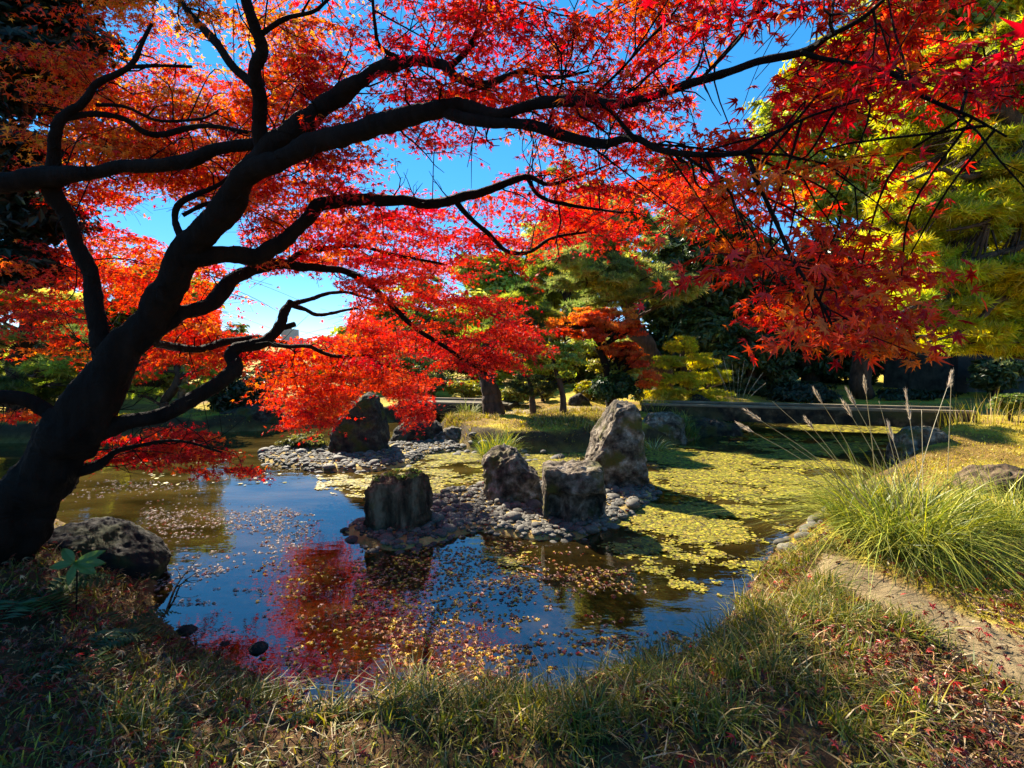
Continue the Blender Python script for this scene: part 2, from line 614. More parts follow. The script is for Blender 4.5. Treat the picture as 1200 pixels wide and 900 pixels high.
wb = MB()
wx0, wx1, wy0, wy1 = -22, 9.5, 2.2, 14.6
wb.add([(wx0, wy0, 0), (wx1, wy0, 0), (wx1, wy1, 0), (wx0, wy1, 0)], [(0, 1, 2), (0, 2, 3)])
tag(wb.build("pond_water", M_WATER), "still pond water mirroring sky and trees", kind="structure")

# ------------------------------------------------------------------ rocks
_b = bmesh.new()
bmesh.ops.create_icosphere(_b, subdivisions=6, radius=1)
_b.verts.index_update()
ICO6 = np.array([v.co[:] for v in _b.verts])
ICO6T = np.array([[v.index for v in f.verts] for f in _b.faces])
_b.free()
_b = bmesh.new()
bmesh.ops.create_icosphere(_b, subdivisions=3, radius=1)
_b.verts.index_update()
ICO3 = np.array([v.co[:] for v in _b.verts])
ICO3T = np.array([[v.index for v in f.verts] for f in _b.faces])
_b.free()


def rock_mesh(mb, outline, Y, thick, seed, rough=0.05, top_flat=None, boxy=0.5, cuts=7, ridge=None):
    """A boulder whose outline (photo pixels, at depth Y) is given; real thickness, facets and pitting."""
    P = np.array(outline, float)
    W = D(P[:, 0], P[:, 1], Y)[:, [0, 2]]
    c = (W.max(0) + W.min(0)) / 2
    Q = np.vstack([W, W[:1]])
    dense = np.vstack([Q[i] + (Q[i + 1] - Q[i]) * np.linspace(0, 1, 40, endpoint=False)[:, None] for i in range(len(W))]) - c
    ang = np.arctan2(dense[:, 1], dense[:, 0])
    rad = np.hypot(dense[:, 0], dense[:, 1])
    o = np.argsort(ang)
    ang, rad = ang[o], rad[o]
    v = ICO6.copy()
    th = np.arctan2(v[:, 2], v[:, 0])
    Rr = np.interp(th, np.concatenate([ang - 2 * math.pi, ang, ang + 2 * math.pi]), np.tile(rad, 3))
    r = np.hypot(v[:, 0], v[:, 2])
    rr = r ** boxy
    out = np.stack([np.cos(th) * Rr * rr, np.sign(v[:, 1]) * np.abs(v[:, 1]) ** 0.8 * thick, np.sin(th) * Rr * rr], -1)
    rg = np.random.default_rng(seed)
    size = rad.mean()
    for _ in range(cuts):
        n = rg.normal(size=3)
        n[1] = -abs(n[1]) * 1.2 - 0.3 if _ % 2 == 0 else n[1]
        n[2] *= 0.6
        n /= np.linalg.norm(n)
        s = out @ n
        dlim = s.max() * rg.uniform(0.72, 0.9)
        out = out - n[None] * np.maximum(0, s - dlim)[:, None] * 0.93
    if top_flat is not None:
        out[:, 2] = np.minimum(out[:, 2], top_flat - c[1] + 0.10 * out[:, 1] + 0.02 * fbm(out * 9, 3, seed))
    if ridge is not None:                                  # a rib down the front between two hollows
        hol = 1 - np.exp(-((out[:, 0] - ridge - .10 * out[:, 2] - .05 * fbm(out * 6, 2, 3)) / (.055 - .10 * (out[:, 2] - .2).clip(-.6, .2))) ** 2)
        edge = np.exp(-((np.abs(out[:, 0]) - np.abs(out[:, 0]).max() * .93) / .03) ** 2)
        out[:, 1] += np.where(out[:, 1] < 0, .20 * hol * (1 - edge) * sm((.18 - out[:, 2]) / .10), 0)
    nrm = out / (np.linalg.norm(out, axis=1)[:, None] + 1e-6)
    q = out / size
    disp = rough * size * (1.3 * fbm(q * 1.7, 2, seed) + 1.3 * (0.5 - np.abs(fbm(q * 3.2, 4, seed + 9))) + 0.6 * fbm(q * 9, 4, seed + 4))
    out = out + nrm * disp[:, None]
    out = out + np.array([c[0], Y, c[1]])
    mb.add(out, ICO6T, (1, 1, 1), 0, True)
    return np.array([c[0], Y, W[:, 1].min()])


def rock(name, outline, Y, thick, seed, m, label, cat="rock", **kw):
    mb = MB()
    base = rock_mesh(mb, outline, Y, thick, seed, **kw)
    return tag(mb.build(name, m, origin=base), label, cat)


rock("boulder", [(386, 538), (388, 524), (398, 496), (412, 474), (432, 461), (441, 464), (449, 485), (454, 515), (456, 536), (420, 542)], 9.1, 0.42, 1, M_ROCKD,
     "tall triangular dark boulder on the cobbled spit beside red maple sprays", cuts=2, boxy=.42)
rock("boulder", [(458, 520), (464, 503), (478, 490), (500, 487), (518, 500), (528, 518), (500, 526)], 10.2, 0.4, 2, M_ROCKD,
     "low dark boulder under the tip of the red maple spray")
rock("boulder", [(436, 638), (434, 592), (437, 566), (452, 557), (468, 562), (480, 552), (496, 555), (501, 572), (501, 612), (494, 638), (465, 648)], 5.05, 0.23, 3, M_STUMP,
     "brown stump-like boulder with small plants on its top", boxy=.4, rough=.09, cuts=4)
rock("boulder", [(565, 596), (567, 548), (575, 528), (592, 523), (606, 530), (614, 544), (628, 556), (634, 580), (632, 596), (600, 602)], 6.0, 0.3, 4, M_ROCK,
     "rounded lumpy brown boulder in the middle of the rock islet", rough=.08)
rock("boulder", [(638, 600), (637, 546), (645, 541), (690, 541), (704, 546), (706, 575), (702, 630), (672, 638), (655, 632)], 5.25, 0.27, 5, M_ROCK,
     "squat flat-topped boulder with white-edged dark front faces", boxy=.34, top_flat=0.60, rough=.06, cuts=2, ridge=-.02)
rock("boulder", [(690, 578), (689, 532), (696, 508), (705, 489), (721, 475), (738, 472), (748, 481), (750, 505), (749, 525), (754, 548), (759, 580), (720, 588)], 6.75, 0.34, 6, M_ROCK,
     "tallest standing boulder of the islet, grey with a rounded shoulder", boxy=.38, rough=.06, cuts=3)
rock("boulder", [(1046, 545), (1049, 523), (1058, 508), (1074, 500), (1090, 500), (1101, 508), (1106, 530), (1102, 550), (1070, 556)], 7.8, 0.3, 7, M_ROCK,
     "pale upright boulder behind the tall pampas grass", boxy=.5, cuts=6)
rock("boulder", [(1130, 585), (1143, 560), (1165, 548), (1195, 549), (1225, 560), (1240, 585), (1190, 600)], 5.4, 0.4, 8, M_STUMP,
     "low brown boulder on the yellow lawn at the right edge")
rock("boulder", [(752, 530), (750, 500), (762, 484), (785, 484), (800, 492), (806, 528), (780, 536)], 10.3, 0.4, 9, M_ROCK,
     "grey bank boulder just behind the tallest islet boulder")
rock("boulder", [(796, 530), (800, 500), (812, 490), (840, 492), (866, 498), (870, 526), (830, 536)], 11.2, 0.4, 10, M_ROCKD,
     "dark bank boulder under the near end of the long stone bridge")
rock("boulder", [(22, 700), (26, 655), (48, 628), (84, 616), (126, 622), (158, 642), (178, 668), (168, 700), (98, 715)], 3.75, 0.42, 12, M_BLACK,
     "large black mossy boulder on the shore beside the maple trunk", rough=.04)
rock("boulder", [(250, 505), (262, 482), (300, 474), (345, 478), (352, 502), (300, 512)], 12.2, 0.5, 13, M_ROCKD,
     "wide dark shore boulder below the round dark bush")
rock("boulder", [(498, 520), (512, 507), (530, 500), (544, 503), (548, 514), (520, 524)], 10.2, 0.3, 14, M_ROCK,
     "smooth grey boulder at the corner of the grassy mound")
rock("boulder", [(800, 486), (806, 470), (818, 462), (830, 468), (834, 486)], 12.9, 0.3, 15, M_ROCKD,
     "small dark boulder at the foot of the clipped yellow pine")
rock("boulder", [(664, 478), (668, 466), (680, 461), (690, 468), (694, 478)], 13.0, 0.2, 16, M_ROCKD,
     "small pointed boulder on the far path beside the dark bush")

for (px, py, rx, rz, Y, s, lab) in ((178, 735, 13, 8, 3.25, 21, "small dark shore stone nearest the black mossy boulder"),
                                    (218, 744, 14, 9, 3.15, 22, "pointed dark shore stone on the near pond edge"),
                                    (263, 760, 11, 6, 3.0, 23, "small flat dark stone half sunk at the near pond edge"),
                                    (302, 764, 13, 9, 2.95, 24, "upper dark stone of the touching shore pair"),
                                    (306, 780, 11, 8, 2.85, 25, "lower dark stone of the touching shore pair"),
                                    (336, 792, 15, 8, 2.8, 26, "dark wet stone alone in the water beside red reflections"),
                                    (613, 818, 14, 7, 2.6, 27, "small dark stone on the near water edge, amid the grass")):
    a = np.linspace(0, 2 * math.pi, 9, endpoint=False)
    rock("shore_stone", [(px + rx * math.cos(t), py - rz * math.sin(t) * (1.1 if math.sin(t) > 0 else 1)) for t in a], Y, rx * Y / 600 * 0.8, s, M_ROCKD, lab, "stone", rough=.06, cuts=3, boxy=.7)

# ------------------------------------------------------------------ cobbles
cob_meshes = []
for kk in range(10):
    rg = np.random.default_rng(100 + kk)
    v = ICO3 * np.array([1.0, rg.uniform(.65, .85), rg.uniform(.42, .6)])
    v = v * (1 + 0.13 * fbm(ICO3 * 1.3 + kk * 5, 2, kk))[:, None]
    mb = MB()
    mb.add(v, ICO3T, (1, 1, 1), 0, True)
    cob_meshes.append(mb.mesh("cobble", M_COBBLE))


def scatter_poly(poly, n, dmin, seed, avoid=()):
    rg = np.random.default_rng(seed)
    poly = np.asarray(poly)
    lo, hi = poly.min(0), poly.max(0)
    pts = np.zeros((0, 2))
    for _ in range(60):
        c = rg.uniform(lo, hi, (400, 2))
        c = c[inside(poly, c[:, 0], c[:, 1])]
        for p in c:
            if len(pts) >= n:
                return pts
            if any((p[0] - ax) ** 2 + ((p[1] - ay)) ** 2 < ar * ar for ax, ay, ar in avoid):
                continue
            if len(pts) == 0 or ((pts - p) ** 2).sum(1).min() > dmin * dmin:
                pts = np.vstack([pts, p])
    return pts


def expand(poly, s):
    poly = np.asarray(poly)
    c = poly.mean(0)
    return c + (poly - c) * s


def cobbles(poly, n, dmin, size, seed, label, group, zf=None, avoid=()):
    rg = np.random.default_rng(seed + 1)
    for p in scatter_poly(poly, n, dmin, seed, avoid):
        o = bpy.data.objects.new("cobblestone", cob_meshes[rg.integers(10)])
        COL.objects.link(o)
        s = size * rg.choice([.62, .8, .95, 1.1, 1.4], p=[.2, .25, .25, .2, .1]) * rg.uniform(.9, 1.1)
        z = max(float(height(p[0], p[1])), -0.03) + s * rg.uniform(.05, .25)
        o.location = (p[0], p[1], z)
        o.scale = (s, s, s)
        o.rotation_euler = (rg.normal(0, .18), rg.normal(0, .18), rg.uniform(0, 6.28))
        tag(o, label, "cobblestone", group)


def bxy(px, py, z=0):
    return G(px, py, z)[:2]


AV = [(*D(467, 600, 5.05)[:2], .24), (*D(598, 560, 6.0)[:2], .22), (*D(672, 590, 5.25)[:2], .22), (*D(724, 540, 6.75)[:2], .26)]
cobbles(expand(ISLET, 1.03), 170, 0.088, 0.072, 41, "rounded grey cobble laid around the boulders of the rock islet", "cobbles of the rock islet", avoid=AV)
cobbles(expand(SPIT, 1.03), 78, 0.105, 0.086, 42, "rounded grey cobble on the spit under the triangular boulder", "cobbles of the spit")
cobbles(gp([(498, 520), (545, 537), (600, 541), (700, 537), (700, 530), (600, 531), (545, 523), (520, 508)]), 34, 0.115, 0.095, 43,
        "rounded grey cobble edging the grassy mound by the water", "cobbles edging the mound")
cobbles(gp([(905, 640), (925, 655), (962, 652), (985, 632), (958, 618), (925, 622)], .08), 15, 0.105, 0.085, 44,
        "smooth tan cobble heaped beside the pampas grass", "cobbles beside the pampas grass")

# small stones wedged between the cobbles
_b = bmesh.new()
bmesh.ops.create_icosphere(_b, subdivisions=1, radius=1)
_b.verts.index_update()
ICO1 = np.array([v.co[:] for v in _b.verts]) * [1, .8, .5]
ICO1T = np.array([[v.index for v in f.verts] for f in _b.faces])
_b.free()
mb = MB()
rg = np.random.default_rng(47)
for P_, n_ in ((ISLET, 2600), (SPIT, 2000)):
    lo, hi = P_.min(0) - .05, P_.max(0) + .05
    q = rg.uniform(lo, hi, (n_ * 3, 2))
    q = q[sdist(P_, q[:, 0], q[:, 1]) < .03][:n_]
    n_ = len(q)
    a = rg.uniform(0, 6.28, n_)
    s_ = rg.uniform(.018, .05, n_)
    M_ = np.zeros((n_, 3, 3))
    M_[:, 0, 0] = np.cos(a); M_[:, 1, 0] = np.sin(a); M_[:, 0, 1] = -np.sin(a); M_[:, 1, 1] = np.cos(a); M_[:, 2, 2] = 1
    M_ *= s_[:, None, None]
    mb.inst(ICO1, ICO1T, M_, np.column_stack([q, height(q[:, 0], q[:, 1]) + s_ * .2]), np.repeat(rg.uniform(.3, 1.2, (n_, 1)), 3, 1))
M_PEB = mat_noise("pebble", [(0.3, (0.06, 0.056, 0.044)), (0.6, (0.15, 0.138, 0.108)), (0.85, (0.28, 0.26, 0.20))], 3, 6, 0.8, 0.4, 40, use_col=True)
tag(mb.build("pebbles", M_PEB), "small grey pebbles wedged between the cobbles", kind="stuff")

# ------------------------------------------------------------------ bridges
def bridge(label, cat, p0, p1, width, thick, z, piers, name="stone_bridge"):
    p0 = np.array(p0)
    p1 = np.array(p1)
    mid = (p0 + p1) / 2
    Lg = np.linalg.norm(p1 - p0)
    a = math.atan2(p1[1] - p0[1], p1[0] - p0[0])
    t = thing(name, (mid[0], mid[1], 0), label, cat)
    d = np.array([math.cos(a), math.sin(a)])
    nrm = np.array([-d[1], d[0]])
    mb = MB()
    mb.box((mid[0], mid[1], z - thick / 2), (Lg, width, thick), a, bev=.015)
    mb.build("deck", M_SLAB, t)
    for s in (-1, 1):
        q = mid + nrm * s * (width / 2 - 0.07)
        mb = MB()
        mb.box((q[0], q[1], z + 0.0285), (Lg - .02, 0.13, 0.05), a, bev=.012)
        mb.build("kerb", M_KERB_LIT, t)
    for f in piers:
        q = p0 + (p1 - p0) * f
        mb = MB()
        mb.box((q[0], q[1], (z - thick) / 2 - .202), (.5, width * .8, z - thick + .4), a, bev=.03)
        mb.build("pier", M_SLAB, t)
    return t


BZ = 0.56
bridge("long low slab bridge of weathered stone spanning the right arm of the pond", "bridge", D(1130, 480, 10.6)[:2], D(752, 470, 12.3)[:2], 0.95, 0.31, BZ, (0.80, 0.02))
bridge("short pale-topped slab bridge over the inlet behind the grassy mound", "bridge", D(478, 470, 13.6)[:2], D(602, 470, 13.0)[:2], 1.3, 0.24, 0.50, (0.03, 0.97))

# ------------------------------------------------------------------ leaf shapes
def star(lobes, notch, fold=0.08, droop=0.14):
    """Palmate leaf: centre at the origin, lobes in XY, stalk end at -X; z up."""
    v = [(0, 0, 0)]
    n = len(lobes)
    angs = np.linspace(-135, 135, n) * math.pi / 180
    for i, (a, l) in enumerate(zip(angs, lobes)):
        v.append((l * math.cos(a), l * math.sin(a), -droop * l * l))
        if i < n - 1:
            b = (angs[i] + angs[i + 1]) / 2
            v.append((notch * math.cos(b), notch * math.sin(b), fold))
    v.append((-0.10, 0, 0))
    m = len(v) - 1
    t = [(0, i, i + 1) for i in range(1, m)] + [(0, m, 1)]
    return np.array(v), np.array(t)


L7_ = [0.42, 0.72, 0.95, 1.05, 0.95, 0.72, 0.42]
STAR7 = star(L7_, 0.30)
STAR7V = [STAR7, star(L7_, .26, .12, .5), star([.3, .66, 1.0, 1.1, .85, .6, .4], .28, .05, -.12), star([.4, .75, .9, 1.0, 1.0, .8, .3], .32, -.06, .7)]
STAR5 = star([0.55, 0.9, 1.05, 0.9, 0.55], 0.30)
QUAD = (np.array([(-1, 0, 0), (0, -.42, .1), (1, 0, -.1), (0, .42, .1)]), np.array([(0, 1, 2), (0, 2, 3)]))


def needle_tuft(n, seed):
    rg = np.random.default_rng(seed)
    v, t = [], []
    for i in range(n):
        a = rg.uniform(0, 2 * math.pi)
        e = rg.uniform(0.05, 1.1)
        d = np.array([math.cos(a) * math.cos(e), math.sin(a) * math.cos(e), math.sin(e)])
        w = np.cross(d, rg.normal(size=3))
        w = w / np.linalg.norm(w) * 0.075
        k_ = len(v)
        v += [w, -w, d]
        t.append((k_, k_ + 1, k_ + 2))
    return np.array(v), np.array(t)


TUFT = needle_tuft(9, 3)


def axes(normal, heading, size):
    n = normal / (np.linalg.norm(normal, axis=1)[:, None] + 1e-9)
    x = heading - n * (heading * n).sum(1)[:, None]
    x = x / (np.linalg.norm(x, axis=1)[:, None] + 1e-9)
    y = np.cross(n, x)
    return np.stack([x, y, n], -1) * np.asarray(size)[:, None, None]


def jitter(col, n, v=0.25, h=0.12, rg=rng):
    c = np.asarray(col, float)[None] * np.exp(rg.normal(0, v, (n, 1)))
    return np.clip(c * (1 + rg.normal(0, h, (n, 3))), 0.001, 0.95)


# ------------------------------------------------------------------ the red maple in front
mt = thing("maple_tree", (-3.35, 3.2, 0.3), "spreading Japanese maple in full red leaf with black twisting limbs over the pond", "tree")
BR = {}
GAPS = [[(258, 388), (260, 352), (282, 330), (330, 320), (388, 330), (412, 362), (405, 392), (340, 396)],
        [(140, 262), (158, 238), (200, 230), (228, 262), (215, 288), (180, 282)],
        [(236, 296), (245, 276), (278, 270), (286, 292)],
        [(842, 75), (900, 28), (952, 15), (962, 46), (905, 92), (905, 150), (862, 130)],
        [(560, 182), (588, 170), (600, 200), (574, 205)],
        [(1085, 470), (1200, 330), (1200, 500)],
        [(386, 540), (394, 500), (428, 458), (448, 458), (458, 480), (462, 540)],
        [(510, 450), (600, 450), (680, 415), (760, 400), (760, 520), (510, 520)]]


def in_gap(p):
    u, v, f = proj(p)
    g = np.zeros(len(p), bool)
    for poly in GAPS:
        g |= inside(poly, u, v)
    return g & (f > 0)




def limb(key, pts, sides=10, name="branch", mat=M_BARK, lump=0.12, parent=mt):
    """pts: (px, py, depth, width in px)."""
    a = np.array(pts, float)
    P = D(a[:, 0], a[:, 1], a[:, 2])
    r = a[:, 3] * a[:, 2] / F / 2 / np.sqrt(1 + ((a[:, 0] - 600) / F) ** 2 * .85 + ((a[:, 1] - 450) / F) ** 2 * .6) * .97
    PP = catmull(np.concatenate([P, r[:, None]], 1), 16 if key == 'trunk' else 9)
    P, r = PP[:, :3], np.maximum(PP[:, 3], 0.0022)
    P = P + (np.minimum(r, .05) * 0.5)[:, None] * np.stack([fbm(P * 4.1 + q * 9, 2, 60 + q) for q in range(3)], -1)
    mb = MB()
    mb.tube(P, r * (1 + .10 * vnoise(P * 9.0, 3)), sides, (1, 1, 1), 0, True, lump)
    BR[key] = P
    rg = np.random.default_rng(len(key) * 31 + int(a[0, 0]) % 97)
    sl = np.concatenate([[0], np.cumsum(np.linalg.norm(np.diff(P, axis=0), axis=1))])
    for s_ in np.arange(.25 if key != "trunk" else 1.6, sl[-1], .13):      # crooked fine branchlets
        i = min(int(np.searchsorted(sl, s_)), len(P) - 2)
        t_ = P[i + 1] - P[i]
        t_ = t_ / np.linalg.norm(t_)
        d_ = t_ * .7 + rg.normal(0, .8, 3) * [1, .7, .8] + [0, 0, .15]
        d_ /= np.linalg.norm(d_)
        L_ = rg.uniform(.12, .5)
        q = [P[i]]
        for _ in range(5):
            d_ = d_ + rg.normal(0, .38, 3) + [0, 0, -.03]
            d_ /= np.linalg.norm(d_)
            q.append(q[-1] + d_ * L_ / 5)
        q = np.array(q)
        if in_gap(q).any():
            continue
        w0 = min(.0055, r[i] * .6)
        mb.tube(q, np.linspace(w0, .0012, 6), 5, (1, 1, 1), 0, False)
        for j in (2, 3):
            e = q[j] + (d_ + rg.normal(0, .8, 3)) * L_ * .28
            mb.tube(np.array([q[j], (q[j] + e) / 2 + rg.normal(0, .01, 3), e]), np.linspace(w0 * .5, .001, 3), 4, (1, 1, 1), 0, False)
    return mb.build(name, mat, parent)


limb("trunk", [(-75, 740, 3.15, 170), (-35, 680, 3.18, 130), (5, 625, 3.2, 104), (36, 578, 3.2, 90), (68, 530, 3.2, 82), (100, 484, 3.2, 74), (130, 440, 3.2, 58), (150, 404, 3.2, 46), (178, 368, 3.2, 43), (201, 330, 3.15, 42), (226, 287, 3.1, 40),
                (260, 250, 3.0, 39), (294, 212, 2.9, 35), (314, 178, 2.85, 32), (338, 154, 2.75, 30), (373, 124, 2.65, 26),
           (402, 108, 2.6, 24), (424, 96, 2.55, 20), (445, 80, 2.5, 18), (478, 73, 2.45, 15), (517, 77, 2.4, 13), (535, 92, 2.35, 11), (567, 100, 2.3, 9), (613, 83, 2.2, 8), (648, 92, 2.1, 5), (690, 84, 2.0, 3)], 52, "trunk", lump=.20)
limb("A2", [(520, 84, 2.4, 9), (545, 62, 2.3, 8), (557, 43, 2.25, 7), (573, 8, 2.2, 5), (590, -40, 2.1, 4)], 8)
limb("A3", [(467, 70, 2.45, 7), (444, 54, 2.4, 6), (439, 28, 2.35, 5), (436, -10, 2.3, 4)], 8)
limb("B", [(300, 205, 2.88, 30), (334, 184, 2.75, 26), (372, 167, 2.6, 26), (402, 156, 2.5, 27), (440, 146, 2.4, 26), (478, 137, 2.3, 24), (518, 129, 2.2, 21), (545, 126, 2.15, 17), (583, 133, 2.05, 15), (633, 121, 1.95, 14),
           (680, 117, 1.85, 13), (733, 120, 1.75, 12), (800, 101, 1.6, 11), (850, 86, 1.5, 11), (890, 72, 1.42, 11), (943, 60, 1.35, 11), (973, 42, 1.3, 8), (1010, 22, 1.25, 7), (1040, -4, 1.2, 6)], 14)
limb("B_a", [(940, 60, 1.35, 8), (965, 69, 1.32, 7), (1005, 76, 1.28, 6), (1045, 86, 1.25, 7), (1072, 108, 1.22, 7), (1110, 126, 1.2, 6), (1140, 138, 1.18, 4), (1180, 160, 1.15, 2.5)], 8)
limb("B2", [(520, 133, 2.2, 16), (545, 140, 2.12, 15), (583, 142, 2.05, 14), (633, 150, 1.95, 14), (668, 161, 1.88, 14), (705, 168, 1.8, 13), (732, 162, 1.75, 10), (748, 162, 1.7, 8), (770, 173, 1.65, 8), (800, 180, 1.58, 8),
            (845, 182, 1.5, 7), (893, 177, 1.42, 6)], 12)
limb("B2a", [(876, 180, 1.44, 6), (888, 213, 1.4, 6), (904, 248, 1.38, 5.5), (927, 299, 1.36, 5), (944, 328, 1.34, 4.5), (963, 357, 1.33, 4), (982, 396, 1.32, 2.5)], 8)
limb("B2b", [(872, 180, 1.44, 5), (900, 161, 1.4, 4.5), (933, 144, 1.36, 4), (967, 130, 1.32, 3), (1010, 118, 1.28, 2)], 7)
limb("B2c", [(745, 165, 1.7, 6), (733, 150, 1.72, 6), (716, 130, 1.75, 4), (700, 118, 1.8, 3)], 7)
limb("B2d", [(800, 181, 1.58, 5), (822, 196, 1.55, 3.5), (850, 212, 1.5, 2.5), (880, 240, 1.45, 1.8)], 6)
limb("B1a", [(690, 117, 1.83, 5), (722, 88, 1.75, 4), (752, 55, 1.65, 3.5), (790, 14, 1.55, 3), (810, -20, 1.5, 2)], 6)
limb("B1b", [(820, 94, 1.56, 5), (848, 66, 1.5, 4), (872, 38, 1.45, 3.5), (897, -4, 1.4, 3)], 6)
limb("C", [(218, 302, 3.1, 34), (246, 300, 3.15, 26), (290, 299, 3.25, 22), (318, 290, 3.3, 20), (350, 266, 3.35, 18), (372, 240, 3.4, 17), (400, 235, 3.4, 15), (467, 235, 3.3, 13), (518, 237, 3.2, 12), (560, 226, 3.05, 10),
           (600, 213, 2.95, 9), (620, 208, 2.9, 7), (645, 216, 2.8, 5), (680, 206, 2.7, 3.5), (720, 190, 2.6, 2)], 12)
limb("C2", [(617, 209, 2.9, 6), (636, 232, 2.85, 5), (682, 243, 2.75, 4), (730, 250, 2.6, 2.5)], 7)
limb("C3", [(535, 235, 3.15, 7), (553, 257, 3.2, 6), (573, 274, 3.25, 6), (593, 294, 3.3, 5), (620, 295, 3.3, 4.5), (647, 278, 3.25, 4), (688, 272, 3.2, 2.5)], 7)
limb("D", [(160, 410, 3.2, 22), (207, 372, 3.3, 22), (247, 356, 3.5, 20), (273, 328, 3.7, 18), (300, 317, 3.9, 15), (333, 309, 4.1, 13), (360, 313, 4.2, 11), (400, 316, 4.3, 9), (430, 331, 4.35, 8), (452, 352, 4.4, 7), (483, 380, 4.5, 6),
           (517, 404, 4.6, 5), (545, 424, 4.7, 4), (570, 438, 4.8, 3)], 10)
limb("D2", [(333, 309, 4.1, 8), (352, 296, 4.2, 7), (380, 290, 4.4, 6), (420, 288, 4.5, 5), (470, 300, 4.6, 4), (520, 310, 4.7, 3)], 8)
limb("E", [(88, 512, 3.2, 34), (140, 498, 3.25, 24), (190, 486, 3.3, 21), (232, 467, 3.45, 20), (266, 446, 3.55, 22), (279, 434, 3.6, 22), (271, 420, 3.65, 17), (280, 409, 3.7, 16), (312, 399, 3.85, 15), (328, 382, 3.95, 13), (332, 368, 4.0, 12),
           (341, 353, 4.1, 8)], 12)
limb("E2", [(338, 357, 4.1, 7), (358, 351, 4.3, 6), (378, 346, 4.6, 5), (403, 342, 5.0, 4), (440, 352, 5.5, 3)], 7)
limb("E3", [(341, 357, 4.1, 7), (356, 362, 4.3, 6), (372, 369, 4.6, 5), (390, 366, 4.9, 4), (420, 360, 5.4, 3)], 7)
limb("E4", [(326, 386, 3.95, 8), (336, 384, 4.0, 8), (344, 381, 4.05, 7)], 7)
limb("E5", [(310, 401, 3.8, 7), (336, 406, 4.2, 6), (362, 406, 4.6, 6), (380, 414, 5.0, 5), (402, 418, 5.4, 5), (425, 416, 5.8, 4), (450, 430, 6.2, 3)], 7)
limb("Fb", [(178, 398, 3.3, 12), (205, 408, 3.7, 12), (235, 410, 4.0, 11), (268, 400, 4.3, 10), (302, 396, 4.6, 8), (335, 402, 5.0, 5)], 8)
limb("Gv", [(308, 182, 2.85, 20), (303, 160, 2.8, 20), (302, 117, 2.7, 19), (297, 84, 2.6, 17), (306, 62, 2.55, 17), (298, 34, 2.5, 15), (287, 0, 2.45, 14), (278, -50, 2.4, 11)], 10)
limb("H", [(296, 100, 2.65, 13), (274, 78, 2.7, 12), (250, 48, 2.75, 11), (221, 14, 2.8, 9), (205, -20, 2.9, 7)], 8)
limb("G2", [(303, 42, 2.52, 8), (333, 21, 2.45, 7), (366, 13, 2.4, 5), (386, -2, 2.35, 4)], 7)
limb("S", [(128, 425, 3.2, 36), (118, 385, 3.2, 27), (108, 340, 3.2, 23), (98, 297, 3.2, 22), (80, 256, 3.15, 21), (60, 225, 3.1, 26), (62, 190, 3.05, 20), (67, 150, 3.0, 17), (76, 136, 3.0, 14), (96, 123, 3.0, 11), (114, 100, 3.0, 10),
           (150, 79, 3.0, 8), (164, 54, 3.0, 6), (178, 28, 3.0, 4)], 12)
limb("S2", [(150, 79, 3.0, 6), (186, 77, 3.0, 5), (225, 78, 3.0, 4)], 6)
limb("Hz", [(-40, 216, 3.0, 34), (10, 211, 3.0, 32), (62, 205, 3.02, 30), (90, 199, 3.0, 22), (150, 198, 2.98, 19), (213, 191, 2.95, 20), (252, 178, 2.92, 17), (300, 167, 2.88, 16), (345, 150, 2.8, 9), (380, 128, 2.7, 6)], 12)
limb("J", [(72, 140, 3.0, 9), (110, 135, 3.05, 9), (147, 141, 3.1, 8), (170, 155, 3.15, 9), (193, 158, 3.2, 9), (240, 149, 3.2, 7), (290, 155, 3.15, 5)], 7)
limb("J2", [(112, 124, 3.05, 5), (147, 126, 3.1, 5), (187, 142, 3.15, 4), (235, 140, 3.2, 4), (256, 130, 3.2, 3)], 6)
limb("K", [(218, 284, 3.1, 11), (206, 256, 3.15, 9), (214, 235, 3.2, 9), (246, 221, 3.25, 7), (262, 212, 3.25, 5), (278, 196, 3.25, 4)], 7)
limb("K2", [(215, 252, 3.2, 6), (236, 241, 3.25, 6), (256, 237, 3.3, 4)], 6)
limb("Lf", [(85, 505, 3.2, 30), (48, 482, 3.15, 22), (15, 466, 3.1, 22), (-40, 455, 3.05, 26), (-120, 400, 3.0, 20)], 12)
limb("Lw", [(55, 550, 3.2, 24), (110, 548, 3.3, 16), (135, 530, 3.35, 9), (165, 522, 3.4, 6), (210, 516, 3.4, 4), (260, 530, 3.45, 3)], 8)
ALLB = np.vstack([BR[k_][::2] if k_ != "trunk" else BR[k_][180::3] for k_ in BR])
AU, AV_, _f = proj(ALLB)

RED = (0.60, 0.034, 0.024)
DEEP = (0.46, 0.016, 0.022)
SCAR = (0.70, 0.078, 0.028)
ORG = (0.74, 0.19, 0.03)
GOLD = (0.72, 0.32, 0.045)

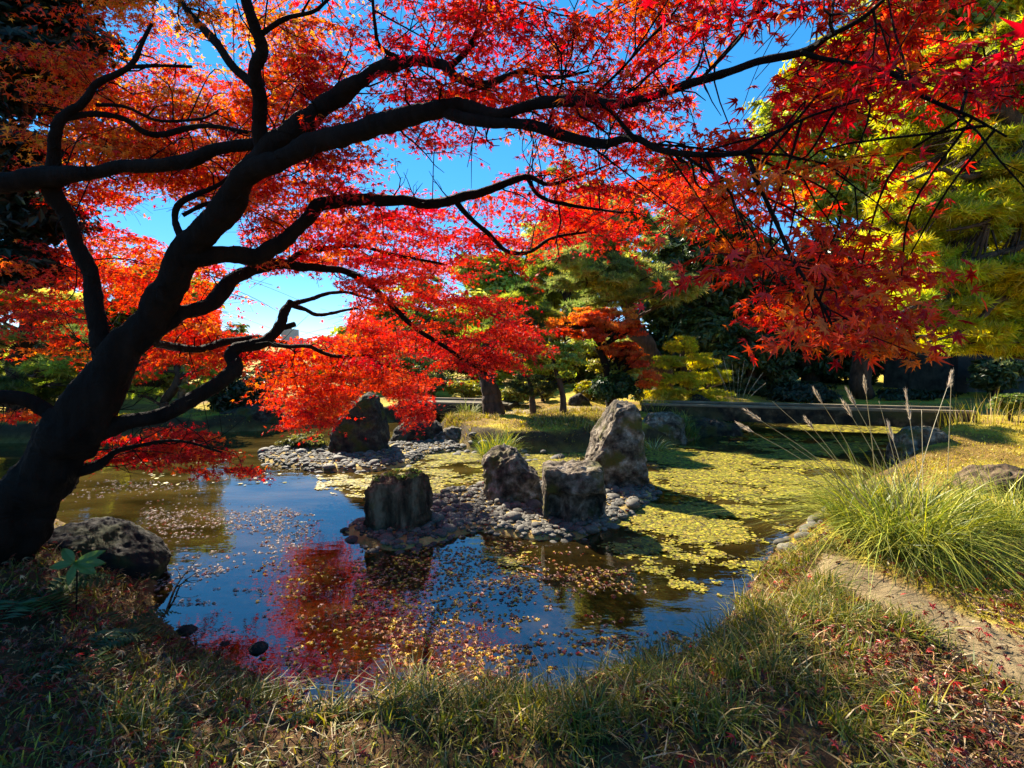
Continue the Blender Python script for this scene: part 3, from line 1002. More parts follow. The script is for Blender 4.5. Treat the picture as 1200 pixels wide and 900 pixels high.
SPR = [  # polygon, depth range, sprays, radius, palette weights (deep, red, scarlet, orange, gold), leaf size
    ([(800, 185), (925, 140), (1010, 200), (1050, 290), (1040, 340), (1050, 385), (1000, 405), (925, 385), (880, 360), (838, 290)], (1.1, 1.75), 19, .19, (.04, .30, .36, .28, .02), .033),  # scarlet and orange weighted up to colour in light through the leaves
    ([(880, 350), (980, 320), (1060, 350), (1060, 405), (990, 415), (910, 395)], (1.2, 1.6), 11, .17, (.06, .4, .38, .16, 0), .031),
    ([(770, -30), (1220, -30), (1220, 70), (1120, 110), (1040, 140), (930, 130), (860, 120), (800, 90)], (1.0, 1.8), 25, .20, (.45, .3, .1, .15, .0), .033),
    ([(380, -30), (780, -30), (830, 120), (800, 200), (700, 230), (560, 230), (400, 240), (330, 120)], (1.7, 3.2), 66, .26, (.3, .4, .15, .15, 0), .026),
    ([(60, -30), (400, -30), (340, 130), (300, 200), (150, 200), (60, 160)], (2.7, 4.8), 80, .36, (.03, .16, .22, .38, .21), .032),  # orange and gold weights paint the backlit glow near the sun
    ([(140, 60), (400, 40), (400, 230), (200, 200)], (2.8, 4.2), 24, .35, (.15, .45, .25, .15, 0), .032),
    ([(380, 240), (560, 230), (720, 210), (850, 205), (845, 250), (760, 262), (690, 280), (600, 310), (500, 310), (400, 300)], (2.8, 5.2), 48, .36, (.35, .45, .15, .05, 0), .030),
    ([(420, 300), (520, 300), (590, 340), (600, 390), (590, 425), (520, 425), (440, 380)], (3.9, 4.9), 44, .36, (.3, .5, .2, 0, 0), .027),
    ([(330, 400), (420, 340), (470, 400), (500, 440), (500, 495), (460, 480), (430, 450), (400, 470), (390, 492), (345, 500), (330, 480), (318, 455)], (5.2, 7.0), 74, .42, (.08, .42, .42, .08, 0), .036),
    ([(330, 462), (400, 455), (395, 495), (340, 500)], (6.0, 7.0), 22, .33, (.05, .4, .45, .1, 0), .036),
    ([(455, 455), (490, 455), (508, 490), (500, 502), (470, 480)], (4.5, 5.0), 15, .21, (.05, .5, .4, .05, 0), .027),
    ([(530, 400), (590, 410), (592, 436), (540, 430)], (4.5, 5.0), 12, .27, (.2, .5, .3, 0, 0), .027),
    ([(560, 385), (640, 385), (672, 400), (660, 412), (600, 402)], (4.5, 5.1), 9, .27, (.3, .5, .2, 0, 0), .027),
    ([(170, 250), (240, 305), (300, 312), (330, 392), (250, 425), (170, 415), (110, 400), (55, 330), (15, 290), (80, 270)], (4.0, 6.4), 70, .45, (.05, .4, .35, .2, 0), .034),
    ([(190, 350), (290, 385), (330, 400), (300, 430), (220, 420)], (4.5, 6.0), 22, .36, (.02, .45, .45, .08, 0), .034),
    ([(115, 515), (200, 492), (250, 515), (300, 550), (300, 568), (240, 550), (170, 548), (120, 540)], (3.05, 3.7), 24, .24, (.1, .45, .3, .15, 0), .030),
    ([(80, 195), (330, 190), (330, 235), (230, 232), (200, 228), (90, 240)], (3.3, 5.0), 30, .34, (.05, .35, .3, .25, .05), .032),
    ([(280, 235), (430, 235), (430, 318), (330, 316), (300, 300)], (3.6, 5.4), 22, .38, (.15, .45, .25, .15, 0), .032),
    ([(130, 60), (330, 100), (300, 200), (120, 200)], (3.2, 5.2), 26, .36, (.02, .14, .24, .42, .18), .032),  # same warm weighting: backlight put into the leaf colours
    ([(-40, 280), (60, 320), (60, 370), (30, 380), (-40, 360)], (3.2, 5.0), 9, .3, (0, .25, .35, .4, 0), .032),
    ([(30, 330), (80, 320), (90, 420), (40, 420)], (4.0, 5.0), 4, .3, (0, .3, .3, .4, 0), .032),
    ([(0, 480), (45, 480), (50, 510), (0, 505)], (3.4, 3.8), 3, .16, (0, .2, .4, .4, 0), .030),
]
crown = MB()
PAL = np.array([DEEP, RED, SCAR, ORG, GOLD])


def spray(c, r, pal, leaf, rg, dens=1.0):
    """One flat, slightly drooping pad of maple leaves on a fan of twigs, tied to the nearest limb."""
    d = np.sqrt(((ALLB - c) ** 2).sum(1))
    near_ = np.flatnonzero(d < d.min() * 1.35 + .05)
    a = ALLB[rg.choice(near_)]
    out = c - a
    out[2] *= 0.3
    L0 = np.linalg.norm(out) + 1e-6
    out = out / L0
    if L0 < 0.1:
        th = rg.uniform(0, 6.28)
        out = np.array([math.cos(th), math.sin(th), 0])
    start = c - out * r * 0.55
    mid = (a + start) / 2 + np.array([0, 0, 0.10 * min(L0, 1.0)]) + rg.normal(0, 0.05, 3) * min(L0, 1)
    w = min(0.006, 0.0022 + 0.0035 * L0)
    mid = mid + rg.normal(0, .16, 3) * min(L0, 1)
    tw = catmull([a, mid, start], 5)
    if L0 < .75 and not in_gap(tw).any():
        crown.tube(tw, np.linspace(w, 0.0018, 11), 4, (1, 1, 1), 1, False)
    base = math.atan2(out[1], out[0])
    tilt = rg.normal(0, 0.16, 2)
    nt = 7
    hue = rg.choice(5, p=np.array(pal) / np.sum(pal))
    for i in range(nt):
        th = base + (i - (nt - 1) / 2) * 0.42 + rg.normal(0, .12)
        Lt = r * rg.uniform(1.0, 1.6) * (1 - 0.05 * abs(i - 3))
        m = max(4, int(Lt / (leaf * 0.95) * dens))
        t = (np.arange(m) + rg.uniform(0, 1)) / m
        dirv = np.array([math.cos(th), math.sin(th)])
        bend = rg.normal(0, .25)
        pts = np.zeros((m, 3))
        s = t * Lt
        pts[:, 0] = start[0] + dirv[0] * s - dirv[1] * bend * s * s / (Lt + 1e-6)
        pts[:, 1] = start[1] + dirv[1] * s + dirv[0] * bend * s * s / (Lt + 1e-6)
        lay = rg.normal(0, r * .16)
        pts[:, 2] = start[2] + tilt[0] * dirv[0] * s + tilt[1] * dirv[1] * s + lay * t - 0.30 * s * s / (r * 2.2)
        if m > 4:
            crown.tube(pts[::max(1, m // 5)], 0.0014, 3, (1, 1, 1), 1, False)
        P = np.repeat(pts, 2, 0)
        sd = np.tile([1.0, -1.0], m)
        n = len(P)
        side = np.stack([-dirv[1] * sd, dirv[0] * sd, np.zeros(n)], -1)
        head = side * 0.8 + np.array([dirv[0], dirv[1], 0]) * 0.6 + rg.normal(0, .25, (n, 3)) + np.array([0, 0, -0.35])
        P = P + head * leaf * rg.uniform(.7, 1.4, (n, 1)) + rg.normal(0, leaf * .3, (n, 3))
        nor = np.array([0, 0, 0.75]) + rg.normal(0, .55, (n, 3)) - np.array([0, 0.35, 0])
        keep = ~in_gap(P) | (rg.random(n) < 0.06)
        P, head, nor = P[keep], head[keep], nor[keep]
        n = len(P)
        if n == 0:
            continue
        h = np.where(rg.random(n) < 0.62, hue, rg.choice(5, n, p=np.array(pal) / np.sum(pal)))
        colr = np.clip(PAL[h] * np.exp(rg.normal(0, .22, (n, 1))), .002, .95)
        size = leaf * rg.uniform(.72, 1.2, n)
        if c[1] < 3.4:
            var = rg.choice(4, n, p=[.4, .25, .2, .15])
            for q_ in range(4):
                w_ = var == q_
                crown.inst(*STAR7V[q_], axes(nor[w_], head[w_], size[w_]), P[w_], colr[w_], 0)
        else:
            crown.inst(*STAR5, axes(nor, head, size), P, colr, 0)


rgm = np.random.default_rng(5)
for poly, (y0, y1), cnt, r, pal, leaf in SPR:
    poly = np.array(poly, float)
    lo, hi = poly.min(0), poly.max(0)
    k_ = 0
    tries = 0
    while k_ < cnt and tries < cnt * 40:
        tries += 1
        p = rgm.uniform(lo, hi)
        if not inside(poly, p[:1], p[1:])[0]:
            continue
        yy = rgm.uniform(y0, y1)
        dpx = np.hypot(AU - p[0], AV_ - p[1])
        j = dpx.argmin()
        if dpx[j] < 55 and rgm.random() < .85:                # leaves sit on the outer, sunny side of the limbs
            yy = max(yy, ALLB[j, 1] + rgm.uniform(.15, .9) * (.35 + .25 * ALLB[j, 1]))
        c = D(p[0], p[1], yy)
        if vnoise(c[None] * 1.9, 77)[0] < -0.22:
            continue
        if in_gap(c[None])[0]:
            continue
        spray(c, r * rgm.uniform(.75, 1.25), pal, leaf, rgm, .72 if c[1] < 1.9 else .95)
        k_ += 1
# unseen extra crown sprays above and behind the viewer, added for their shade
for _ in range(14):
    c = np.array([rgm.uniform(-4.5, 2.0), rgm.uniform(-1.0, 4.0), rgm.uniform(3.4, 5.0)])
    u, v, f = proj(c)
    if f > 0.2 and v > -60:
        continue
    spray(c, .45, (.1, .5, .3, .1, 0), .036, rgm, .8)
crown.build("crown", [M_MAPLE, M_BARK], mt)

# ------------------------------------------------------------------ other trees and shrubs
def leaves(mb, c, rad, n, kind, col, size, rg, mat=0, var=.22, gap=0.25, shell=0.45):
    c = np.asarray(c, float)
    rad = np.asarray(rad, float)
    d = rg.normal(size=(n, 3))
    d /= np.linalg.norm(d, axis=1)[:, None]
    rr = rg.random(n) ** shell
    P = c + d * rr[:, None] * rad * (1 + 0.28 * fbm(d * 1.9 + c, 2, 8))[:, None]
    k_ = max(4, n // 34)                                   # sprays: leaves gather round twig ends
    sc_ = P[rg.integers(0, n, k_)]
    P = sc_[rg.integers(0, k_, n)] + rg.normal(0, 1, (n, 3)) * np.minimum(rad * .17, size * 2.4) * [1, 1, .6]
    if gap:
        P = P[vnoise(P / (size * 5.5), 31) > -1 + 2 * gap * .62]
    n = len(P)
    out = (P - c) / rad
    nor = out * 0.8 + np.array([0, 0, .6]) + rg.normal(0, .45, (n, 3))
    head = rg.normal(size=(n, 3)) + np.array([0, 0, -.3])
    s = size * rg.uniform(.7, 1.25, n)
    base = np.asarray(col) * math.exp(rg.normal(0, .12))
    cc = jitter(base, n, var, .10, rg)
    tv, tt = {"leaf": QUAD, "needle": TUFT, "maple": STAR5}[kind]
    mb.inst(tv, tt, axes(nor, head, s), P, cc, mat)


def tree(name, label, cat, trunk, pads, kind, col, size, leafmat, dens=0.5, bark=M_BARK2, seed=0, limbs=True, gap=.25, trunk_name="trunk", group=None, cols=None, deep=1.0):
    """trunk: (px, py, depth, width px) from the foot up; pads: (px, py, depth, half width px, half height px)."""
    rg = np.random.default_rng(900 + seed)
    a = np.array(trunk, float)
    P = D(a[:, 0], a[:, 1], a[:, 2])
    P[0, 2] = min(P[0, 2], float(height(P[0, 0], P[0, 1])) - 0.05)
    r = a[:, 3] * a[:, 2] / F / 2
    foot = (P[0, 0], P[0, 1], float(height(P[0, 0], P[0, 1])))
    t = thing(name, foot, label, cat, group)
    PP = catmull(np.concatenate([P, r[:, None]], 1), 8)
    P, r = PP[:, :3], np.maximum(PP[:, 3], .006)
    P = P + (r * .5)[:, None] * np.stack([fbm(P * 2 + q * 9, 2, q + seed) for q in range(3)], -1)
    mb = MB()
    mb.tube(P, r, 12, lump=.12)
    cr = MB()
    for i, (px, py, Y, hw, hh) in enumerate(pads):
        c = D(px, py, Y)
        rad = np.array([hw * Y / F, hw * Y / F * .85 * deep, hh * Y / F])
        n = int(dens * hw * hh * 3.2)
        cc = col if cols is None else cols[i % len(cols)]
        leaves(cr, c, rad, n, kind, cc, size, rg, 0, gap=gap)
        if limbs:
            j = ((P - c) ** 2).sum(1).argmin()
            j = max(0, j - 3)
            q = c - np.array([0, 0, rad[2] * .4])
            m = (P[j] + q) / 2 + rg.normal(0, .08, 3) * np.linalg.norm(q - P[j])
            w = min(r[j] * .6, .05)
            mb.tube(catmull([P[j], m, q], 6), np.linspace(w, w * .25, 13), 6)
            for _ in range(4):
                e = c + rg.normal(size=3) * rad * .55
                mb.tube(catmull([m, (m + e) / 2 + rg.normal(0, .03, 3), e], 4), np.linspace(w * .45, w * .12, 9), 4, cap=False)
    mb.build(trunk_name, bark, t)
    cr.build("crown" if trunk_name == "trunk" else "foliage", leafmat, t)
    return t


def fill(poly, yr, n, hw, hh, seed, flat=1.0):
    rg = np.random.default_rng(seed)
    poly = np.array(poly, float)
    lo, hi = poly.min(0), poly.max(0)
    out = []
    while len(out) < n:
        p = rg.uniform(lo, hi)
        if inside(poly, p[:1], p[1:])[0]:
            s = rg.uniform(.7, 1.3)
            out.append((p[0], p[1], rg.uniform(*yr), hw * s, hh * s))
    return out


YG = (0.55, 0.48, 0.04)      # yellow-green
LG = (0.32, 0.36, 0.05)      # light green
MG = (0.16, 0.20, 0.035)
DG = (0.06, 0.085, 0.024)    # dark evergreen
PALEG = (0.50, 0.48, 0.10)

# right: the big pine, its trunk just outside the frame
tree("pine_tree", "large yellow-green pine with drooping bare branches at the right edge", "tree",
     [(1300, 470, 8.6, 46), (1290, 350, 8.6, 42), (1262, 260, 8.5, 38), (1240, 200, 8.4, 34), (1205, 165, 8.2, 28), (1180, 130, 8.0, 18), (1165, 60, 8.0, 10)],
     fill([(1040, 250), (1090, 210), (1200, 190), (1260, 220), (1260, 400), (1150, 400), (1060, 370), (1030, 330)], (7.4, 9.4), 92, 38, 11, 1)
     + fill([(1100, 380), (1180, 390), (1230, 390), (1230, 410), (1110, 410)], (8, 9), 9, 30, 9, 2)
     + [(1195, 285, 8.9, 34, 11), (1185, 305, 9.2, 34, 11), (1210, 270, 9, 30, 11), (1170, 290, 9.3, 30, 11)]
     + fill([(1030, 130), (1120, 60), (1240, 20), (1260, 200), (1050, 220)], (7.8, 9.6), 36, 38, 14, 3),
     "needle", YG, .15, M_NEEDLE, dens=.30, seed=1, cols=[YG, (0.38, 0.39, .035), (0.54, 0.48, .04)], gap=.5)
PINE = bpy.data.objects["pine_tree"]
for i, pts in enumerate(([(1265, 285, 8.3, 20), (1205, 306, 8.0, 15), (1150, 330, 7.7, 11), (1095, 352, 7.4, 8), (1040, 372, 7.2, 4)],
                         [(1270, 320, 8.3, 18), (1205, 338, 8.0, 13), (1168, 352, 7.7, 11), (1150, 372, 7.6, 9), (1118, 392, 7.4, 6), (1085, 402, 7.3, 3)],
                         [(1262, 255, 8.4, 18), (1190, 290, 7.8, 11), (1130, 308, 7.5, 8), (1080, 330, 7.3, 5), (1040, 338, 7.2, 3)],
                         [(1205, 165, 8.1, 18), (1165, 196, 7.8, 12), (1135, 208, 7.6, 9), (1100, 200, 7.4, 6), (1060, 214, 7.3, 3)],
                         [(1230, 190, 8.3, 14), (1190, 232, 7.7, 8), (1150, 262, 7.5, 6), (1110, 270, 7.3, 3)])):
    limb("pine%d" % i, pts, 8, "branch", M_BARK2, .15, PINE)
# behind it, a taller broadleaf going yellow
tree("broadleaf_tree", "tall yellowing tree rising behind the pine into the upper right sky", "tree",
     [(1010, 470, 15, 22), (1015, 300, 15, 18), (1030, 150, 15, 14), (1050, 20, 15, 8), (1060, -40, 15, 4)],
     fill([(905, 170), (960, 70), (1040, 10), (1120, -60), (1210, -60), (1210, 120), (1080, 200), (1010, 240), (930, 230)], (13.5, 16.5), 50, 42, 28, 4),
     "leaf", YG, .13, M_LEAF, dens=.34, seed=2, cols=[YG, LG, (.33, .32, .04)], gap=.3)
# dark evergreens in the middle distance on the right
tree("evergreen_tree", "dark evergreen tree standing right of the big leaning pine", "tree",
     [(835, 470, 19, 20), (832, 380, 19, 16), (830, 280, 19, 10)],
     fill([(760, 330), (800, 270), (860, 270), (900, 330), (905, 440), (770, 440)], (18, 20.5), 30, 30, 22, 5), "leaf", DG, .16, M_DARKLEAF, dens=.45, seed=3,
     cols=[DG, (.035, .055, .016)], gap=.15)
tree("evergreen_tree", "dark evergreen tree behind the red spray over the stone bridge", "tree",
     [(945, 470, 20, 22), (945, 380, 20, 18), (940, 280, 20, 10)],
     fill([(880, 320), (920, 250), (990, 260), (1020, 330), (1030, 440), (890, 440)], (19, 21.5), 34, 32, 24, 6), "leaf", DG, .17, M_DARKLEAF, dens=.45, seed=4,
     cols=[DG, (.03, .045, .014)], gap=.12)
tree("evergreen_tree", "dark evergreen tree shading the low grey building", "tree",
     [(1085, 470, 21, 24), (1085, 380, 21, 20), (1080, 300, 21, 10)],
     fill([(1020, 330), (1100, 300), (1240, 310), (1260, 430), (1180, 420), (1040, 410)], (20, 23), 34, 34, 20, 7), "leaf", DG, .18, M_DARKLEAF, dens=.45, seed=5,
     cols=[DG, (.05, .07, .02)], gap=.12)
# centre: the big leaning pine and the pale tall pine
tree("pine_tree", "big pale pine whose dark trunk leans left behind the orange maple", "tree",
     [(778, 472, 14.5, 24), (770, 430, 14.5, 22), (748, 390, 14.5, 19), (732, 352, 14.5, 16), (722, 310, 14.5, 12), (712, 250, 14.5, 8), (705, 205, 14.5, 4)],
     fill([(650, 320), (680, 240), (705, 195), (740, 230), (780, 290), (800, 350), (740, 370), (680, 370)], (13.5, 15.6), 34, 26, 11, 8), "needle", PALEG, .16, M_NEEDLE, dens=.5, seed=6,
     cols=[PALEG, (.20, .23, .06), (.30, .30, .08)])
tree("pine_tree", "tall pale green pine far behind the leaning pine", "tree",
     [(668, 460, 24, 12), (665, 350, 24, 10), (660, 250, 24, 7), (660, 185, 24, 3)],
     fill([(600, 330), (640, 230), (660, 185), (690, 230), (720, 330), (700, 400), (610, 400)], (23, 26), 34, 26, 14, 9), "needle", LG, .2, M_NEEDLE, dens=.5, seed=7,
     cols=[LG, PALEG])
tree("evergreen_tree", "dense green tree between the two pale pines", "tree",
     [(800, 460, 26, 12), (800, 330, 26, 10), (800, 200, 26, 5)],
     fill([(745, 300), (790, 190), (830, 210), (860, 300), (850, 380), (760, 380)], (25, 28), 28, 30, 24, 10), "leaf", MG, .2, M_LEAF, dens=.4, seed=8, cols=[MG, (.05, .08, .02)])
tree("maple_tree", "orange maple in front of the leaning pine trunk", "tree",
     [(715, 470, 12.6, 12), (712, 440, 12.6, 10), (700, 400, 12.6, 7), (690, 375, 12.6, 4)],
     fill([(640, 372), (680, 362), (735, 365), (762, 400), (765, 440), (745, 450), (725, 410), (680, 395), (650, 392)], (12, 13.2), 34, 17, 9, 11), "maple", (.62, .10, .02), .07, M_MAPLE, dens=.75, seed=9,
     bark=M_BARK, cols=[(.72, .14, .025), (.78, .25, .04), (.62, .07, .02)])
tree("pine_tree", "garden pine with a thick bent trunk beside the pale-topped bridge", "tree",
     [(583, 477, 11.6, 26), (577, 462, 11.6, 22), (570, 445, 11.6, 19), (571, 425, 11.6, 17), (576, 405, 11.6, 15), (582, 385, 11.6, 12), (600, 365, 11.6, 8), (612, 345, 11.6, 5)],
     [(560, 388, 11.6, 26, 8), (600, 378, 11.3, 30, 8), (630, 368, 11.8, 28, 8), (610, 352, 11.6, 26, 8), (585, 360, 12, 24, 8), (612, 405, 11.2, 24, 8), (640, 392, 11.6, 20, 7), (620, 338, 11.6, 18, 7),
      (625, 420, 11.4, 18, 8)], "needle", LG, .11, M_NEEDLE, dens=1.0, seed=10, cols=[LG, (.10, .14, .03), (.24, .25, .04)])
tree("pine_tree", "small umbrella-shaped pine with dark pads on the grassy mound", "tree",
     [(627, 482, 11, 8), (625, 468, 11, 7), (622, 452, 11, 5), (618, 440, 11, 3)],
     [(605, 452, 11, 15, 8), (625, 445, 11, 20, 8), (640, 455, 11, 14, 8), (618, 460, 10.8, 14, 6)], "needle", (.07, .085, .025), .06, M_NEEDLE, dens=1.3, seed=11)
tree("garden_tree", "slim young tree with a straight trunk and loose light crown", "tree",
     [(660, 487, 11, 9), (660, 465, 11, 7), (656, 447, 11, 6), (650, 430, 11, 4), (648, 410, 11, 2)],
     [(650, 428, 11, 18, 8), (672, 420, 11, 20, 9), (655, 408, 11.2, 22, 9), (680, 404, 11.2, 16, 8), (640, 416, 10.8, 14, 7), (660, 440, 11, 16, 5)], "leaf", LG, .06, M_LEAF, dens=.9, seed=12)
tree("cloud_pruned_pine", "clipped yellow pine in stacked cushion pads behind the stone bridge", "tree",
     [(812, 474, 13.4, 10), (808, 450, 13.4, 8), (800, 425, 13.4, 6), (802, 402, 13.4, 4)],
     [(802, 404, 13.4, 20, 9), (785, 424, 13.2, 20, 9), (822, 424, 13.4, 20, 9), (776, 446, 13.2, 18, 9), (806, 446, 13.1, 24, 10), (838, 442, 13.4, 18, 9), (785, 464, 13.0, 26, 10), (830, 464, 13.2, 26, 10)],
     "needle", (.40, .37, .035), .075, M_NEEDLE, dens=1.5, seed=13, gap=.1, cols=[(.52, .44, .03), (.42, .40, .035)])
# left side
tree("pine_tree", "light green pine beyond the water behind the maple trunk", "tree",
     [(20, 500, 11.5, 24), (24, 440, 11.5, 20), (30, 380, 11.5, 14), (30, 320, 11.5, 8)],
     fill([(-40, 340), (20, 310), (60, 330), (105, 400), (100, 460), (40, 470), (-40, 460)], (10.8, 12.2), 40, 26, 8, 12), "needle", PALEG, .14, M_NEEDLE, dens=.6, seed=14,
     cols=[PALEG, LG, (.12, .15, .04)])
tree("garden_pine", "pruned pine with a crooked dark trunk on the far left bank", "tree",
     [(195, 492, 12.2, 12), (193, 470, 12.2, 10), (205, 455, 12.2, 9), (210, 440, 12.2, 8), (207, 425, 12.2, 7), (218, 412, 12.2, 5)],
     [(180, 438, 12.2, 22, 6), (215, 422, 12.3, 24, 6), (245, 436, 12.2, 20, 6), (230, 410, 12.4, 22, 6), (170, 460, 12, 20, 6), (190, 412, 12.2, 20, 6), (235, 455, 12, 16, 5)], "needle", LG, .075, M_NEEDLE, dens=1.1, seed=15,
     cols=[LG, (.20, .21, .05)])
tree("broadleaf_tree", "yellow-green tree filling the far left bank under the red sprays", "tree",
     [(140, 480, 17, 14), (142, 430, 17, 10), (145, 390, 17, 6)],
     fill([(80, 420), (140, 380), (200, 395), (260, 420), (262, 470), (90, 480)], (15.5, 18), 34, 24, 13, 13), "leaf", PALEG, .12, M_LEAF, dens=.55, seed=16, cols=[PALEG, YG, LG])
tree("broadleaf_tree", "distant round-topped tree poking above the red leaves into the blue sky", "tree",
     [(276, 450, 34, 7), (276, 400, 34, 5), (276, 388, 34, 3)],
     [(276, 390, 34, 16, 11), (262, 402, 34, 16, 12), (292, 404, 34, 16, 12), (276, 415, 34, 26, 14)], "leaf", (.12, .15, .03), .2, M_LEAF, dens=1.0, seed=17)
tree("broadleaf_tree", "yellow tree behind the lower red sprays near the clipped shrub", "tree",
     [(450, 468, 20, 10), (452, 420, 20, 8), (455, 370, 20, 4)],
     fill([(400, 420), (440, 350), (500, 330), (560, 350), (570, 440), (420, 450)], (19, 21.5), 36, 26, 15, 14), "leaf", YG, .14, M_LEAF, dens=.5, seed=18, cols=[YG, LG, PALEG, MG])
tree("broadleaf_tree", "green tree far behind the bent garden pine", "tree",
     [(560, 465, 25, 10), (560, 400, 25, 8), (565, 330, 25, 4)],
     fill([(520, 380), (550, 300), (600, 290), (640, 340), (640, 430), (530, 440)], (24, 27), 30, 28, 18, 15), "leaf", MG, .18, M_LEAF, dens=.45, seed=19, cols=[MG, LG, YG])
# upper left, the dark evergreen hanging in from outside the frame
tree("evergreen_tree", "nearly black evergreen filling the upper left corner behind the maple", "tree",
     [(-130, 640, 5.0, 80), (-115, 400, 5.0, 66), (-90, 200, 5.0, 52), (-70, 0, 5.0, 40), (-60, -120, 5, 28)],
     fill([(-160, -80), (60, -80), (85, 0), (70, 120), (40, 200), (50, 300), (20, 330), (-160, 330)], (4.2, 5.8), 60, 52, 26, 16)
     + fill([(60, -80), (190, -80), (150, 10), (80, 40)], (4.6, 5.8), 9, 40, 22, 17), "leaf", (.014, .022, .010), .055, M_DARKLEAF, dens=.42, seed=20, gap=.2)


tree("broadleaf_tree", "yellow-green tree closing the view left of the pale-topped bridge", "tree",
     [(420, 472, 18, 9), (420, 440, 18, 7), (424, 405, 18, 4)],
     fill([(350, 430), (400, 400), (470, 400), (500, 440), (495, 462), (360, 465)], (17, 19), 24, 24, 12, 30), "leaf", YG, .11, M_LEAF, dens=.6, seed=30, cols=[YG, PALEG, LG])
tree("broadleaf_tree", "tall olive-leaved tree on the far left bank behind the maple's forked trunk", "tree",
     [(170, 482, 14.5, 16), (172, 430, 14.5, 13), (168, 370, 14.5, 9), (165, 320, 14.5, 5)],
     fill([(90, 420), (100, 330), (150, 295), (220, 310), (250, 360), (255, 430), (180, 445)], (13.6, 15.4), 34, 24, 15, 36), "leaf", MG, .10, M_LEAF, dens=.55, seed=36, cols=[MG, (.10, .13, .03), LG, (.30, .24, .04)], gap=.35)
tree("evergreen_tree", "dark rounded evergreen behind the far left shore", "tree",
     [(60, 480, 20, 14), (60, 420, 20, 10), (62, 370, 20, 6)],
     fill([(-60, 400), (0, 340), (110, 350), (150, 430), (140, 470), (-60, 470)], (19, 21.5), 30, 32, 18, 31), "leaf", (.04, .06, .018), .15, M_DARKLEAF, dens=.5, seed=31)
tree("broadleaf_tree", "pale yellow tree behind the slim young tree and the orange maple", "tree",
     [(640, 465, 19, 10), (640, 430, 19, 8), (645, 395, 19, 4)],
     fill([(580, 440), (610, 400), (690, 390), (760, 410), (770, 455), (590, 460)], (18, 20.5), 34, 26, 13, 32), "leaf", YG, .12, M_LEAF, dens=.55, seed=32, cols=[YG, PALEG, (.2, .22, .04)])
tree("evergreen_tree", "deep green tree in the gap right of the clipped yellow pine", "tree",
     [(880, 468, 16.5, 12), (880, 420, 16.5, 9), (880, 380, 16.5, 5)],
     fill([(840, 420), (870, 380), (920, 390), (930, 455), (845, 455)], (16, 17.5), 18, 24, 14, 33), "leaf", DG, .12, M_DARKLEAF, dens=.55, seed=33)
tree("broadleaf_tree", "olive hedge-like tree behind the orange maple's right side", "tree",
     [(770, 466, 21, 10), (770, 430, 21, 8), (770, 390, 21, 4)],
     fill([(700, 400), (760, 360), (830, 380), (850, 455), (710, 455)], (20.5, 22.5), 24, 28, 16, 34), "leaf", MG, .15, M_LEAF, dens=.5, seed=34, cols=[MG, (.05, .07, .02), LG])


def shrub(label, px, py, Y, hw, hh, col, size=.06, kind="leaf", dens=1.4, seed=0, m=None, lumps=9, name="shrub", gap=.1):
    rg = np.random.default_rng(400 + seed)
    pads = [(px + rg.uniform(-.5, .5) * hw, py + rg.uniform(-.45, .35) * hh, Y + rg.uniform(-.3, .3) * hw * Y / F, hw * .55, hh * .55) for _ in range(lumps)]
    return tree(name, label, "shrub", [(px, py + hh * 1.05, Y, 5), (px, py + hh * .3, Y, 4), (px, py - hh * .3, Y, 3)], pads, kind, col, size, m or M_LEAF, dens=dens, seed=50 + seed,
                trunk_name="stem", gap=gap)


shrub("round dark green bush above the wide shore boulder", 287, 462, 12.6, 40, 30, (.03, .045, .014), .07, m=M_DARKLEAF, seed=1)
shrub("second dark bush half hidden behind the red sprays", 335, 436, 14.5, 36, 22, (.035, .05, .016), .08, m=M_DARKLEAF, seed=2)
shrub("neatly clipped round shrub left of the bent pine trunk", 508, 446, 15.8, 26, 20, (.15, .16, .035), .05, seed=3, gap=.05)
shrub("low yellow azalea mound beside the clipped round shrub", 548, 455, 15.5, 28, 14, (.32, .29, .03), .055, seed=4)
shrub("dense dark bush with glossy leaves behind the tallest boulder", 718, 455, 12.1, 27, 24, (.03, .06, .014), .055, m=M_DARKLEAF, seed=5)
shrub("yellow-topped shrub above the dense dark bush", 720, 430, 12.8, 30, 12, (.30, .28, .035), .055, seed=6)
shrub("yellow-green azalea on the far lawn right of the slim young tree", 690, 458, 14, 18, 14, (.36, .32, .03), .06, seed=7)
shrub("low mossy green shrub on the left end of the cobbled spit", 356, 522, 9.25, 28, 14, (.16, .155, .04), .035, seed=8, lumps=12, dens=2.2)
shrub("rounded yellow-green shrub on the lawn left of the pale-topped bridge", 470, 452, 16.2, 26, 16, (.34, .32, .05), .06, seed=24)
shrub("pale clipped shrub right of the bent pine trunk", 636, 458, 14.6, 18, 13, (.34, .33, .06), .06, seed=25)
shrub("dark green shrub left of the clipped yellow pine", 752, 462, 13.6, 16, 14, (.06, .09, .02), .06, seed=26)
for q_, (u, v, w_, h_, col_, lb) in enumerate(((20, 494, 34, 13, (.10, .12, .03), "low dark green shrub at the far left shore behind the maple trunk"), (78, 490, 28, 12, (.34, .32, .05), "low yellow shrub on the far left shore, seen under the trunk fork"),
                                            (130, 486, 26, 13, (.20, .22, .04), "low green shrub on the far left shore beside the crooked pine"), (262, 486, 18, 11, (.28, .28, .05), "small pale shrub at the foot of the round dark bush"),
                                            (-30, 488, 34, 16, (.05, .07, .02), "dark shrub on the far left shore, cut by the frame"))):
    shrub(lb, u, v, 12.9 + .3 * (q_ % 2), w_, h_, col_, .06, seed=60 + q_)
shrub("flat green shrub low at the right edge beyond the lawn", 1185, 472, 10.5, 30, 12, (.13, .17, .03), .06, seed=9)
shrub("pale green shrub behind the stone lantern", 230, 470, 14.5, 30, 14, (.26, .26, .07), .07, seed=10)
